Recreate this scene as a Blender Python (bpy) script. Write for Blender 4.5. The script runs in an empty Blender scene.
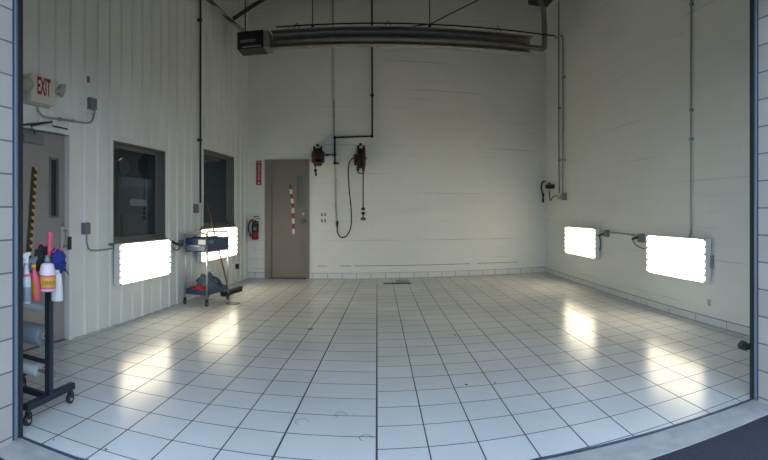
import bpy, bmesh, math, random
from math import sin, cos, pi, hypot, atan2
from mathutils import Vector, Matrix, noise
random.seed(7)
SC = bpy.context.scene
COL = SC.collection
F = 485.0; CXP = 377.0; CYP = 212.0; H = 1.4

# ------------------------------------------------------------------ materials
def _principled(name):
    m = bpy.data.materials.new(name); m.use_nodes = True
    return m, m.node_tree, m.node_tree.nodes['Principled BSDF']

def mat(name, c, rough=0.5, metal=0.0, spec=0.5, var=0.0, scale=8.0, bump=0.0, coat=0.0, trans=0.0, stretch=None):
    m, nt, b = _principled(name)
    b.inputs['Base Color'].default_value = (*c, 1)
    b.inputs['Roughness'].default_value = rough
    b.inputs['Metallic'].default_value = metal
    b.inputs['Specular IOR Level'].default_value = spec
    b.inputs['Coat Weight'].default_value = coat
    b.inputs['Transmission Weight'].default_value = trans
    if var or bump:
        tc = nt.nodes.new('ShaderNodeTexCoord'); n = nt.nodes.new('ShaderNodeTexNoise')
        n.inputs['Scale'].default_value = scale; n.inputs['Detail'].default_value = 6
        src = tc.outputs['Object']
        if stretch:
            mp = nt.nodes.new('ShaderNodeMapping'); mp.inputs['Scale'].default_value = stretch
            nt.links.new(src, mp.inputs['Vector']); src = mp.outputs['Vector']
        nt.links.new(src, n.inputs['Vector'])
        if var:
            r = nt.nodes.new('ShaderNodeValToRGB')
            r.color_ramp.elements[0].position = 0.3; r.color_ramp.elements[1].position = 0.7
            r.color_ramp.elements[0].color = (*[max(0, x * (1 - var)) for x in c], 1)
            r.color_ramp.elements[1].color = (*[min(1, x * (1 + var)) for x in c], 1)
            nt.links.new(n.outputs['Fac'], r.inputs['Fac']); nt.links.new(r.outputs['Color'], b.inputs['Base Color'])
        if bump:
            bp = nt.nodes.new('ShaderNodeBump'); bp.inputs['Strength'].default_value = bump; bp.inputs['Distance'].default_value = 0.01
            nt.links.new(n.outputs['Fac'], bp.inputs['Height']); nt.links.new(bp.outputs['Normal'], b.inputs['Normal'])
    return m

def block_mat(name, c, mortar, var, bw=0.40, bh=0.20, bump=0.3, mort=0.008, rough=0.6, grain=30.0, off=(0, 0, 0), streak=0.0):
    """concrete blockwork laid in the local (u, z) plane of the wall"""
    m, nt, b = _principled(name)
    N = nt.nodes.new; Lk = nt.links.new
    tc = N('ShaderNodeTexCoord'); sp = N('ShaderNodeSeparateXYZ'); cb = N('ShaderNodeCombineXYZ')
    Lk(tc.outputs['Object'], sp.inputs[0]); Lk(sp.outputs['X'], cb.inputs['X']); Lk(sp.outputs['Z'], cb.inputs['Y'])
    mp = N('ShaderNodeMapping'); mp.inputs['Location'].default_value = off; Lk(cb.outputs[0], mp.inputs['Vector'])
    br = N('ShaderNodeTexBrick'); Lk(mp.outputs[0], br.inputs['Vector'])
    br.inputs['Scale'].default_value = 1.0; br.inputs['Brick Width'].default_value = bw; br.inputs['Row Height'].default_value = bh
    br.inputs['Mortar Size'].default_value = mort; br.inputs['Mortar Smooth'].default_value = 0.3; br.offset = 0.5
    br.inputs['Color1'].default_value = (*[x * (1 - var) for x in c], 1); br.inputs['Color2'].default_value = (*[min(1, x * (1 + var)) for x in c], 1)
    br.inputs['Mortar'].default_value = (*mortar, 1)
    n = N('ShaderNodeTexNoise'); n.inputs['Scale'].default_value = grain; n.inputs['Detail'].default_value = 8; Lk(tc.outputs['Object'], n.inputs['Vector'])
    n2 = N('ShaderNodeTexNoise'); n2.inputs['Scale'].default_value = 1.3; n2.inputs['Detail'].default_value = 5; Lk(tc.outputs['Object'], n2.inputs['Vector'])
    rr = N('ShaderNodeMapRange'); rr.inputs['From Min'].default_value = 0.3; rr.inputs['From Max'].default_value = 0.7
    rr.inputs['To Min'].default_value = 1 - 2.2 * max(var, 0.015); rr.inputs['To Max'].default_value = 1.0; Lk(n2.outputs['Fac'], rr.inputs['Value'])
    mx = N('ShaderNodeMix'); mx.data_type = 'RGBA'; mx.blend_type = 'MULTIPLY'; mx.inputs['Factor'].default_value = 1.0
    Lk(br.outputs['Color'], mx.inputs['A']); Lk(rr.outputs[0], mx.inputs['B'])
    col = mx.outputs['Result']
    if streak:
        # dirt that sits in a few of the bed joints, in long broken dashes
        mp2 = N('ShaderNodeMapping'); mp2.inputs['Scale'].default_value = (0.55, 0.0, 3.1); Lk(tc.outputs['Object'], mp2.inputs['Vector'])
        n3 = N('ShaderNodeTexNoise'); n3.inputs['Scale'].default_value = 1.0; n3.inputs['Detail'].default_value = 2; Lk(mp2.outputs[0], n3.inputs['Vector'])
        r3 = N('ShaderNodeMapRange'); r3.inputs['From Min'].default_value = 0.55; r3.inputs['From Max'].default_value = 0.68; r3.clamp = True; Lk(n3.outputs['Fac'], r3.inputs['Value'])
        md = N('ShaderNodeMath'); md.operation = 'FLOORED_MODULO'; md.inputs[1].default_value = bh; Lk(sp.outputs['Z'], md.inputs[0])
        lt = N('ShaderNodeMath'); lt.operation = 'LESS_THAN'; lt.inputs[1].default_value = 0.012; Lk(md.outputs[0], lt.inputs[0])
        mu = N('ShaderNodeMath'); mu.operation = 'MULTIPLY'; Lk(r3.outputs[0], mu.inputs[0]); Lk(lt.outputs[0], mu.inputs[1])
        mu2 = N('ShaderNodeMath'); mu2.operation = 'MULTIPLY'; mu2.inputs[1].default_value = streak; Lk(mu.outputs[0], mu2.inputs[0])
        m4 = N('ShaderNodeMix'); m4.data_type = 'RGBA'; Lk(mu2.outputs[0], m4.inputs['Factor']); Lk(col, m4.inputs['A']); m4.inputs['B'].default_value = (0.12, 0.12, 0.11, 1)
        col = m4.outputs['Result']
    Lk(col, b.inputs['Base Color'])
    ad = N('ShaderNodeMath'); ad.operation = 'MULTIPLY_ADD'; ad.inputs[1].default_value = -0.7; Lk(br.outputs['Fac'], ad.inputs[0])
    ml = N('ShaderNodeMath'); ml.operation = 'MULTIPLY'; ml.inputs[1].default_value = 0.35; Lk(n.outputs['Fac'], ml.inputs[0]); Lk(ml.outputs[0], ad.inputs[2])
    bp = N('ShaderNodeBump'); bp.inputs['Strength'].default_value = bump; bp.inputs['Distance'].default_value = 0.012
    Lk(ad.outputs[0], bp.inputs['Height']); Lk(bp.outputs['Normal'], b.inputs['Normal'])
    b.inputs['Roughness'].default_value = rough
    return m

def tile_mat():
    """white glazed floor tiles, one per unit of the UV map, dark grout"""
    m, nt, b = _principled('glazed_floor_tile')
    N = nt.nodes.new; Lk = nt.links.new
    uv = N('ShaderNodeUVMap'); uv.uv_map = 'tiles'
    br = N('ShaderNodeTexBrick'); Lk(uv.outputs[0], br.inputs['Vector']); br.offset = 0.0
    br.inputs['Scale'].default_value = 1; br.inputs['Brick Width'].default_value = 1; br.inputs['Row Height'].default_value = 1
    br.inputs['Mortar Size'].default_value = 0.016; br.inputs['Mortar Smooth'].default_value = 0.25
    br.inputs['Color1'].default_value = (0.65, 0.665, 0.635, 1); br.inputs['Color2'].default_value = (0.685, 0.70, 0.67, 1)
    br.inputs['Mortar'].default_value = (0.05, 0.05, 0.055, 1)
    # grout wear: some joints nearly clean
    tc = N('ShaderNodeTexCoord'); n = N('ShaderNodeTexNoise'); n.inputs['Scale'].default_value = 0.9; n.inputs['Detail'].default_value = 5
    Lk(tc.outputs['Object'], n.inputs['Vector'])
    r = N('ShaderNodeMapRange'); r.inputs['From Min'].default_value = 0.35; r.inputs['From Max'].default_value = 0.65; r.inputs['To Min'].default_value = 0.88; r.inputs['To Max'].default_value = 1.0
    Lk(n.outputs['Fac'], r.inputs['Value'])
    mx = N('ShaderNodeMix'); mx.data_type = 'RGBA'; mx.blend_type = 'MULTIPLY'; mx.inputs['Factor'].default_value = 1
    Lk(br.outputs['Color'], mx.inputs['A']); Lk(r.outputs[0], mx.inputs['B']); Lk(mx.outputs['Result'], b.inputs['Base Color'])
    n2 = N('ShaderNodeTexNoise'); n2.inputs['Scale'].default_value = 2.2; n2.inputs['Detail'].default_value = 6; Lk(tc.outputs['Object'], n2.inputs['Vector'])
    r2 = N('ShaderNodeMapRange'); r2.inputs['To Min'].default_value = 0.15; r2.inputs['To Max'].default_value = 0.27; Lk(n2.outputs['Fac'], r2.inputs['Value'])
    mg = N('ShaderNodeMath'); mg.operation = 'MULTIPLY_ADD'; mg.inputs[1].default_value = 0.4; Lk(br.outputs['Fac'], mg.inputs[0]); Lk(r2.outputs[0], mg.inputs[2])
    Lk(mg.outputs[0], b.inputs['Roughness'])
    bp = N('ShaderNodeBump'); bp.invert = True; bp.inputs['Strength'].default_value = 0.25; bp.inputs['Distance'].default_value = 0.002
    Lk(br.outputs['Fac'], bp.inputs['Height']); Lk(bp.outputs['Normal'], b.inputs['Normal'])
    b.inputs['Specular IOR Level'].default_value = 0.28
    return m

def emit(name, c, s):
    m, nt, b = _principled(name)
    b.inputs['Base Color'].default_value = (*c, 1)
    b.inputs['Emission Color'].default_value = (*c, 1); b.inputs['Emission Strength'].default_value = s
    return m

def stripe_mat(name, c1, c2, scale, axis='Z', thr=0.5, rough=0.5):
    m, nt, b = _principled(name); N = nt.nodes.new; Lk = nt.links.new
    tc = N('ShaderNodeTexCoord'); sp = N('ShaderNodeSeparateXYZ'); Lk(tc.outputs['Object'], sp.inputs[0])
    a = N('ShaderNodeMath'); a.operation = 'MULTIPLY'; a.inputs[1].default_value = scale; Lk(sp.outputs[axis], a.inputs[0])
    f = N('ShaderNodeMath'); f.operation = 'FRACT'; Lk(a.outputs[0], f.inputs[0])
    g = N('ShaderNodeMath'); g.operation = 'GREATER_THAN'; g.inputs[1].default_value = thr; Lk(f.outputs[0], g.inputs[0])
    mx = N('ShaderNodeMix'); mx.data_type = 'RGBA'; mx.inputs['A'].default_value = (*c1, 1); mx.inputs['B'].default_value = (*c2, 1)
    Lk(g.outputs[0], mx.inputs['Factor']); Lk(mx.outputs['Result'], b.inputs['Base Color']); b.inputs['Roughness'].default_value = rough
    return m

def glass_mat(name, tint, refl=0.5):
    m = bpy.data.materials.new(name); m.use_nodes = True; nt = m.node_tree; N = nt.nodes.new; Lk = nt.links.new
    nt.nodes.remove(nt.nodes['Principled BSDF']); out = nt.nodes['Material Output']
    t = N('ShaderNodeBsdfTransparent'); t.inputs[0].default_value = (*tint, 1)
    g = N('ShaderNodeBsdfGlossy'); g.inputs['Roughness'].default_value = 0.02; g.inputs[0].default_value = (0.9, 0.95, 1, 1)
    fr = N('ShaderNodeFresnel'); fr.inputs[0].default_value = 1.5
    ge = N('ShaderNodeNewGeometry'); iv = N('ShaderNodeMath'); iv.operation = 'SUBTRACT'; iv.inputs[0].default_value = 1.0; Lk(ge.outputs['Backfacing'], iv.inputs[1])
    mm = N('ShaderNodeMath'); mm.operation = 'MULTIPLY'; Lk(fr.outputs[0], mm.inputs[0]); Lk(iv.outputs[0], mm.inputs[1])
    mx = N('ShaderNodeMixShader'); Lk(mm.outputs[0], mx.inputs[0]); Lk(t.outputs[0], mx.inputs[1]); Lk(g.outputs[0], mx.inputs[2]); Lk(mx.outputs[0], out.inputs[0])
    return m

WALLC = (0.78, 0.787, 0.745)
M = dict(
    back=block_mat('painted_blockwork', WALLC, tuple(x * 0.97 for x in WALLC), 0.010, bump=0.06, streak=0.45),
    right=block_mat('painted_blockwork_side', WALLC, tuple(x * 0.97 for x in WALLC), 0.010, bump=0.07, streak=0.25),
    pier=block_mat('bare_grey_block', (0.51, 0.485, 0.455), (0.20, 0.20, 0.20), 0.08, bw=6.0, bump=0.6, mort=0.006, rough=0.9, grain=45, off=(2.0, -0.03, 0)),
    liner=mat('painted_metal_liner', (0.75, 0.76, 0.725), 0.45, 0.0, 0.5, var=0.06, scale=1.6, bump=0.0, stretch=(1, 1, 0.5)),
    floor=tile_mat(),
    basetile=block_mat('glazed_base_tile', (0.70, 0.71, 0.69), (0.26, 0.27, 0.26), 0.02, bw=0.305, bh=0.122, bump=0.1, mort=0.006, rough=0.3, off=(0.1, 0, 0)),
    basetile2=block_mat('glazed_base_tile_long', (0.70, 0.71, 0.69), (0.22, 0.23, 0.22), 0.02, bw=0.61, bh=0.097, bump=0.1, mort=0.006, rough=0.3, off=(0.1, 0, 0)),
    caulk=mat('dark_joint', (0.10, 0.10, 0.09), 0.8),
    ceil=mat('dark_roof_deck', (0.10, 0.10, 0.105), 0.7, var=0.1),
    steel=mat('blue_grey_painted_steel', (0.055, 0.08, 0.125), 0.42, 0.3, var=0.12, scale=6),
    steel_lt=mat('bare_galvanised_edge', (0.22, 0.28, 0.36), 0.4, 0.5),
    rubber=mat('black_rubber', (0.012, 0.014, 0.018), 0.6),
    black=mat('black_plastic', (0.018, 0.018, 0.02), 0.45),
    blackp=mat('black_iron_pipe', (0.022, 0.024, 0.024), 0.5, 0.3),
    dksteel=mat('dark_primed_steel', (0.035, 0.033, 0.033), 0.6, 0.3),
    galv=mat('galvanised_conduit', (0.34, 0.37, 0.37), 0.42, 0.65, var=0.08, scale=20),
    gbox=mat('grey_cast_box', (0.20, 0.225, 0.225), 0.55, 0.3),
    wpaint=mat('painted_conduit', (0.45, 0.46, 0.40), 0.55),
    doorg=mat('taupe_door_paint', (0.195, 0.168, 0.143), 0.5, var=0.04, scale=3),
    doorl=mat('grey_door_paint', (0.29, 0.265, 0.25), 0.5, var=0.05, scale=3),
    frame=mat('brown_window_frame', (0.16, 0.15, 0.135), 0.55),
    cream=mat('cream_sign_plastic', (0.62, 0.575, 0.49), 0.5),
    creamd=mat('cream_lamp_plastic', (0.42, 0.42, 0.36), 0.5),
    lens=mat('clear_lamp_lens', (0.50, 0.52, 0.50), 0.15, coat=1.0),
    red=mat('sign_red', (0.27, 0.014, 0.014), 0.45),
    white=mat('white_plastic', (0.74, 0.75, 0.74), 0.4),
    offw=mat('off_white_print', (0.66, 0.62, 0.56), 0.5),
    glass=glass_mat('window_glass', (0.55, 0.58, 0.60)),
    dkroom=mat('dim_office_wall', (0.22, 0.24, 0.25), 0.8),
    slate=mat('slate_blue_panel', (0.085, 0.115, 0.15), 0.6),
    chrome=mat('brushed_chrome', (0.74, 0.74, 0.70), 0.33, 1.0),
    cartb=mat('blue_cart_enamel', (0.022, 0.055, 0.135), 0.35, 0.1, var=0.1, scale=9),
    reel=mat('maroon_reel_enamel', (0.075, 0.022, 0.022), 0.45, var=0.15, scale=14),
    hose=mat('dark_rubber_hose', (0.03, 0.034, 0.032), 0.5),
    wood=mat('worn_wooden_handle', (0.20, 0.125, 0.075), 0.6, var=0.15, scale=12),
    bristle=mat('dark_bristle', (0.03, 0.035, 0.025), 0.9, var=0.3, scale=60, bump=0.8),
    alum=mat('dull_aluminium_reflector', (0.40, 0.375, 0.34), 0.38, 0.75, var=0.1, scale=5),
    tubem=mat('heated_steel_tube', (0.30, 0.275, 0.25), 0.45, 0.5, var=0.12, scale=7),
    burner=mat('burner_black_enamel', (0.02, 0.018, 0.018), 0.4, 0.2),
    tube=emit('lit_fluorescent_tube', (1.0, 0.905, 0.72), 7.0),
    housing=mat('white_fixture_enamel', (0.78, 0.79, 0.77), 0.35),
    clipm=mat('grey_lamp_holder', (0.30, 0.31, 0.28), 0.5),
    brass=mat('dull_metal', (0.4, 0.4, 0.38), 0.35, 0.9),
    concrete=mat('worn_concrete_apron', (0.36, 0.355, 0.34), 0.9, var=0.14, scale=9, bump=0.4),
    asphalt=mat('sealed_asphalt', (0.022, 0.026, 0.040), 0.85, var=0.35, scale=90, bump=0.6),
    cyel=mat('yellow_print', (0.60, 0.36, 0.06), 0.5),
    cpink=mat('pink_plastic', (0.70, 0.085, 0.15), 0.35),
    cjug=mat('pale_pink_plastic', (0.74, 0.62, 0.66), 0.35),
    cblue=mat('royal_blue_fabric', (0.02, 0.035, 0.22), 0.85, bump=0.6, scale=60),
    cblack=mat('black_fabric', (0.015, 0.015, 0.022), 0.9, bump=0.6, scale=60),
    clear=mat('cloudy_clear_plastic', (0.55, 0.63, 0.68), 0.25, trans=0.15),
    film=mat('blue_grey_film_roll', (0.19, 0.235, 0.275), 0.3, coat=0.4),
    filmw=mat('pale_film_roll', (0.55, 0.60, 0.62), 0.35),
    rackm=mat('blue_black_rack_steel', (0.018, 0.026, 0.042), 0.42, 0.3),
    denim=mat('faded_blue_cloth', (0.11, 0.16, 0.20), 0.9, var=0.2, scale=10, bump=0.5),
    redc=mat('red_cloth', (0.40, 0.02, 0.03), 0.85, bump=0.4, scale=30),
    orange=mat('orange_print', (0.5, 0.18, 0.03), 0.5),
)

# ------------------------------------------------------------------ mesh builder
class MB:
    def __init__(s, mx=None):
        s.bm = bmesh.new(); s.mx = mx or Matrix.Identity(4); s.mi = 0; s.smooth = set()
    def _fin(s, verts, faces, T, smooth=False):
        bmesh.ops.transform(s.bm, matrix=s.mx @ T, verts=verts)
        for f in faces:
            f.material_index = s.mi; f.smooth = smooth
    def poly(s, vs, fs, smooth=False, T=Matrix.Identity(4)):
        V = [s.bm.verts.new(v) for v in vs]; Fs = []
        for f in fs:
            try: Fs.append(s.bm.faces.new([V[i] for i in f]))
            except ValueError: pass
        s._fin(V, Fs, T, smooth); return V, Fs
    def box(s, a, b, bev=0.0, T=Matrix.Identity(4)):
        x0, y0, z0 = [min(a[i], b[i]) for i in range(3)]; x1, y1, z1 = [max(a[i], b[i]) for i in range(3)]
        V, Fs = s.poly([(x0,y0,z0),(x1,y0,z0),(x1,y1,z0),(x0,y1,z0),(x0,y0,z1),(x1,y0,z1),(x1,y1,z1),(x0,y1,z1)],
               [(0,3,2,1),(4,5,6,7),(0,1,5,4),(1,2,6,5),(2,3,7,6),(3,0,4,7)], T=T)
        if bev:
            es = list({e for f in Fs for e in f.edges})
            r = bmesh.ops.bevel(s.bm, geom=es, offset=bev, segments=2, affect='EDGES', profile=0.5)
            for f in r['faces']: f.material_index = s.mi
        return s
    def lathe(s, prof, c=(0,0,0), axis=(0,0,1), seg=20, cap=True):
        """prof: (radius, height) pairs along axis from c"""
        ax = Vector(axis).normalized(); q = Vector((0,0,1)).rotation_difference(ax).to_matrix().to_4x4()
        T = Matrix.Translation(Vector(c)) @ q
        vs = []; fs = []
        for r, z in prof:
            for k in range(seg):
                a = 2*pi*k/seg; vs.append((r*cos(a), r*sin(a), z))
        for i in range(len(prof)-1):
            for k in range(seg):
                k2 = (k+1) % seg; fs.append((i*seg+k, i*seg+k2, (i+1)*seg+k2, (i+1)*seg+k))
        V, Fs = s.poly(vs, fs, True, T)
        if cap:
            for i, rev in ((0, True), (len(prof)-1, False)):
                loop = [V[i*seg+k] for k in range(seg)]
                if rev: loop.reverse()
                f = s.bm.faces.new(loop); f.material_index = s.mi
        return s
    def cyl(s, a, b, r, seg=16, r2=None):
        a = Vector(a); b = Vector(b); L = (b-a).length
        return s.lathe([(r, 0), (r if r2 is None else r2, L)], a, b-a, seg)
    def tube(s, pts, r, seg=10, closed=False, smoothp=0):
        P = [Vector(p) for p in pts]
        if smoothp: P = catmull(P, smoothp)
        n = len(P); rings = []; ref = None
        for i in range(n):
            t = (P[min(i+1, n-1)] - P[max(i-1, 0)]).normalized()
            if ref is None:
                ref = Vector((0,0,1)) if abs(t.z) < 0.9 else Vector((1,0,0))
            x = (ref - t*ref.dot(t)).normalized(); y = t.cross(x); ref = x
            rings.append([P[i] + (x*cos(2*pi*k/seg) + y*sin(2*pi*k/seg))*r for k in range(seg)])
        vs = [v for rg in rings for v in rg]; fs = []
        for i in range(n-1):
            for k in range(seg):
                k2 = (k+1) % seg; fs.append((i*seg+k, i*seg+k2, (i+1)*seg+k2, (i+1)*seg+k))
        fs.append(tuple(range(seg-1, -1, -1))); fs.append(tuple((n-1)*seg+k for k in range(seg)))
        s.poly(vs, fs, True); return s
    def sphere(s, c, r, seg=14, sc=(1,1,1)):
        prof = []
        vs = []; fs = []; rn = seg//2
        for i in range(1, rn):
            a = pi*i/rn
            for k in range(seg):
                b = 2*pi*k/seg; vs.append((c[0]+r*sc[0]*sin(a)*cos(b), c[1]+r*sc[1]*sin(a)*sin(b), c[2]-r*sc[2]*cos(a)))
        for i in range(rn-2):
            for k in range(seg):
                k2 = (k+1)%seg; fs.append((i*seg+k, i*seg+k2, (i+1)*seg+k2, (i+1)*seg+k))
        b0 = len(vs); vs.append((c[0], c[1], c[2]-r*sc[2])); vs.append((c[0], c[1], c[2]+r*sc[2]))
        for k in range(seg):
            k2 = (k+1)%seg; fs.append((b0, k2, k)); fs.append((b0+1, (rn-2)*seg+k, (rn-2)*seg+k2))
        s.poly(vs, fs, True); return s
    def prism(s, pts, n0, n1, plane='uz', T=Matrix.Identity(4), smooth=False):
        """outline extruded: plane uz -> along y; xy -> along z; yz -> along x"""
        def mk(p, d): return {'uz': (p[0], d, p[1]), 'xy': (p[0], p[1], d), 'yz': (d, p[0], p[1])}[plane]
        n = len(pts); vs = [mk(p, n0) for p in pts] + [mk(p, n1) for p in pts]
        fs = [tuple(range(n)), tuple(range(2*n-1, n-1, -1))] + [((i+1) % n, i, n+i, n+(i+1) % n) for i in range(n)]
        V, Fs = s.poly(vs, fs, smooth, T); Fs[0].smooth = Fs[1].smooth = False; return s
    def build(s, name, mats, parent=None, origin=None):
        bmesh.ops.recalc_face_normals(s.bm, faces=s.bm.faces)
        me = bpy.data.meshes.new(name)
        if origin is None:
            if parent is not None: origin = WLOC[parent]
            else:
                vs = [v.co for v in s.bm.verts]
                origin = Vector(((min(v.x for v in vs)+max(v.x for v in vs))/2, (min(v.y for v in vs)+max(v.y for v in vs))/2, min(v.z for v in vs)))
        origin = Vector(origin)
        bmesh.ops.translate(s.bm, verts=s.bm.verts, vec=-origin)
        s.bm.to_mesh(me); s.bm.free()
        for m in (mats if isinstance(mats, (list, tuple)) else [mats]): me.materials.append(m)
        o = bpy.data.objects.new(name, me); COL.objects.link(o)
        if parent is not None:
            o.parent = parent; o.location = origin - WLOC[parent]
        else: o.location = origin
        WLOC[o] = origin
        return o
WLOC = {}

def catmull(P, k):
    out = []; n = len(P)
    for i in range(n-1):
        p0, p1, p2, p3 = P[max(i-1,0)], P[i], P[i+1], P[min(i+2,n-1)]
        for j in range(k):
            t = j/k
            out.append(0.5*((2*p1)+(p2-p0)*t+(2*p0-5*p1+4*p2-p3)*t*t+(3*p1-p0-3*p2+p3)*t**3))
    out.append(P[-1]); return out

def tag(o, label, cat, group=None, kind=None):
    if label: o['label'] = label
    if cat: o['category'] = cat
    if group: o['group'] = group
    if kind: o['kind'] = kind
    return o
def thing(name, label, cat, loc, group=None, kind=None):
    o = bpy.data.objects.new(name, None); COL.objects.link(o); o.location = loc; o.empty_display_size = 0.05
    WLOC[o] = Vector(loc); return tag(o, label, cat, group, kind)
def struct(name, mb, m, label=None, parent=None):
    o = mb.build(name, m, parent)
    if parent is None: o['kind'] = 'structure'; o['category'] = name.split('_')[0]
    if label: o['label'] = label
    return o

# ------------------------------------------------------------------ place: directions on the ground
def ray(x): t = (x-CXP)/F; return Vector((sin(t), cos(t)))
def ground(x, y, z=0.0):
    r = (H-z)*F/(y-CYP); d = ray(x)*r; return Vector((d.x, d.y, z))

class Wall:
    def __init__(s, a, b, n):
        s.o = Vector(a); s.d = (Vector(b)-Vector(a)); s.L = s.d.length; s.d.normalize(); s.n = Vector((-s.d.y, s.d.x))
        if s.n.dot(Vector(n)) < 0: raise ValueError
        s.mx = Matrix(((s.d.x, s.n.x, 0, s.o.x), (s.d.y, s.n.y, 0, s.o.y), (0, 0, 1, 0), (0, 0, 0, 1)))
    def p(s, u, n, z): return s.mx @ Vector((u, n, z))
    def at(s, x, y, off=0.0):
        """where a sight line meets the wall plane (moved off into the room): (u, z)"""
        d = ray(x); r = (s.o + s.n*off).dot(s.n)/d.dot(s.n); q = d*r
        return (q-s.o).dot(s.d), H + (CYP-y)/F*r
    def mb(s): return MB(s.mx)

PA = Vector((-2.705, 9.93)); PC = Vector((3.869, 10.62))
dl = (Vector((-3.168, 4.343))-PA).normalized(); PB = PA + dl*7.75      # near end of left wall
PD = Vector((3.802, 2.30))
WL = Wall(PA, PB, (1, 0)); WB = Wall(PC, PA, (0, -1)); WR = Wall(PD, PC, (-1, 0))
TOPZ = 6.7

# ------------------------------------------------------------------ shell
def wall_with_holes(W, u0, u1, z0, z1, holes, thick, ribs=None):
    mb = W.mb(); us = {u0, u1}
    for h in holes: us |= {h[0], h[1]}
    prof = {}
    if ribs:
        ph, pitch, hw, hh = ribs; k = math.ceil((u0-ph)/pitch)
        while ph + k*pitch < u1:
            c = ph + k*pitch
            for du, dn in ((-hw, 0), (-hw*0.45, hh), (hw*0.45, hh), (hw, 0)):
                if u0 < c+du < u1: prof[round(c+du, 5)] = dn; us.add(round(c+du, 5))
            k += 1
    def nn(u):
        if not ribs: return 0.0
        ph, pitch, hw, hh = ribs; d = abs((u-ph+pitch/2) % pitch - pitch/2)
        if d >= hw: return 0.0
        if d <= hw*0.45: return hh
        return hh*(hw-d)/(hw*0.55)
    us = sorted(us)
    for a, b in zip(us, us[1:]):
        if b-a < 1e-6: continue
        m = (a+b)/2; segs = [(z0, z1)]
        for h in holes:
            if h[0] <= m <= h[1]:
                ns = []
                for s0, s1 in segs:
                    if h[2] > s0: ns.append((s0, min(s1, h[2])))
                    if h[3] < s1: ns.append((max(s0, h[3]), s1))
                segs = ns
        for s0, s1 in segs:
            na, nb = nn(a), nn(b)
            mb.poly([(a,-thick,s0),(b,-thick,s0),(b,nb,s0),(a,na,s0),(a,-thick,s1),(b,-thick,s1),(b,nb,s1),(a,na,s1)],
                    [(0,3,2,1),(4,5,6,7),(0,1,5,4),(1,2,6,5),(2,3,7,6),(3,0,4,7)])
    return mb
def localise(o, W):
    """give a wall the frame of its own plane so that its material follows the wall"""
    R = W.mx.to_3x3().to_4x4(); o.data.transform(Matrix.Translation(o.location)); o.data.transform(W.mx.inverted()); o.matrix_world = W.mx; o.location = W.mx.translation
    o.rotation_euler = W.mx.to_euler(); WLOC[o] = W.mx.translation.copy()

D1 = (5.68, 6.68, 0.0, 2.24)          # door leaf opening on left wall
W1 = (3.57, 4.86, 1.02, 2.28)
W2 = (0.88, 2.28, 1.15, 2.47)
wl = struct('wall_left', wall_with_holes(WL, 0, WL.L, 0, TOPZ, [D1, W1, W2], 0.16, (5.12, 0.2455, 0.030, 0.020)), M['liner'],
            'pale green-grey ribbed metal liner wall on the left with door and two windows')
localise(wl, WL)
uD = [WB.at(309.2, 200)[0], WB.at(264.9, 200)[0]]; zD = WB.at(287, 159.5)[1]
wb = struct('wall_back', wall_with_holes(WB, -0.2, WB.L+0.2, 0, TOPZ, [(uD[0], uD[1], 0, zD)], 0.2), M['back'], 'white painted block wall at the far end behind the hose reels')
localise(wb, WB)
mb = WR.mb(); mb.box((0, -0.2, 0), (WR.L, 0, TOPZ))
wr = struct('wall_right', mb, M['right'], 'white painted block wall on the right carrying two lit panels'); localise(wr, WR)

# floor: two tile fields, laid at slightly different angles, meet beside a wedge column
XL1 = lambda Y: -0.59 + (Y-2.7)*0.036
PIT = 0.306
def uvf(X, Y):
    if X >= 0: return (X/PIT, (Y-2.86-0.055*X)/PIT)
    a = XL1(Y)
    if X > a: return (-X/a, (Y-3.02)/PIT)
    return (-1-(a-X)/0.315, (Y-3.02)/PIT)
YF_R = 2.60; YF_L = 2.245
front = lambda X: YF_L if X <= -1.6 else (YF_L + (X+1.6)/2.5*(YF_R-YF_L) if X < 0.9 else YF_R)
bm = bmesh.new(); uvl = bm.loops.layers.uv.new('tiles')
def leftX(Y): q = (WL.o.y - Y)/(-WL.d.y); return WL.o.x + WL.d.x*q
def rightX(Y): q = (Y-WR.o.y)/WR.d.y; return WR.o.x + WR.d.x*q
NY = 60
def rowpts(t):
    pts = []
    for k in range(13):
        s = k/12
        if k < 4: pts.append(('L', s*3))
    return pts
cols = [('A', a/4) for a in range(5)] + [('B', b/3) for b in range(1, 4)] + [('R', c/8) for c in range(1, 9)]
def colX(kind, t, Y):
    if kind == 'A': return leftX(Y) + (XL1(Y)-leftX(Y))*t
    if kind == 'B': return XL1(Y)*(1-t)
    return rightX(Y)*t
grid = []
for j in range(NY+1):
    row = []
    for kind, t in cols:
        Y = 6.0
        for _ in range(8):                               # settle Y between threshold and back wall for this column
            X = colX(kind, t, Y); y0 = front(X); y1 = PA.y + (X-PA.x)*(PC.y-PA.y)/(PC.x-PA.x); Y = y0 + (y1-y0)*j/NY
        row.append((bm.verts.new((colX(kind, t, Y), Y, 0)), kind))
    grid.append(row)
for j in range(NY):
    for i in range(len(cols)-1):
        f = bm.faces.new([grid[j][i][0], grid[j][i+1][0], grid[j+1][i+1][0], grid[j+1][i][0]])
        right = cols[i+1][0] == 'R'
        for lp in f.loops:
            X, Y = lp.vert.co.x, lp.vert.co.y
            if right: uv = (X/PIT, (Y-2.86-0.055*X)/PIT)
            elif cols[i+1][0] == 'B': uv = (-X/XL1(Y) if True else 0, (Y-3.02)/PIT)
            else: uv = (-1-(XL1(Y)-X)/0.315, (Y-3.02)/PIT)
            lp[uvl].uv = uv
ex = bmesh.ops.extrude_face_region(bm, geom=list(bm.faces))
vv = [g for g in ex['geom'] if isinstance(g, bmesh.types.BMVert)]
bmesh.ops.translate(bm, verts=vv, vec=(0, 0, -0.12)); bmesh.ops.recalc_face_normals(bm, faces=bm.faces)
me = bpy.data.meshes.new('floor'); bm.to_mesh(me); bm.free(); me.materials.append(M['floor'])
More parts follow.
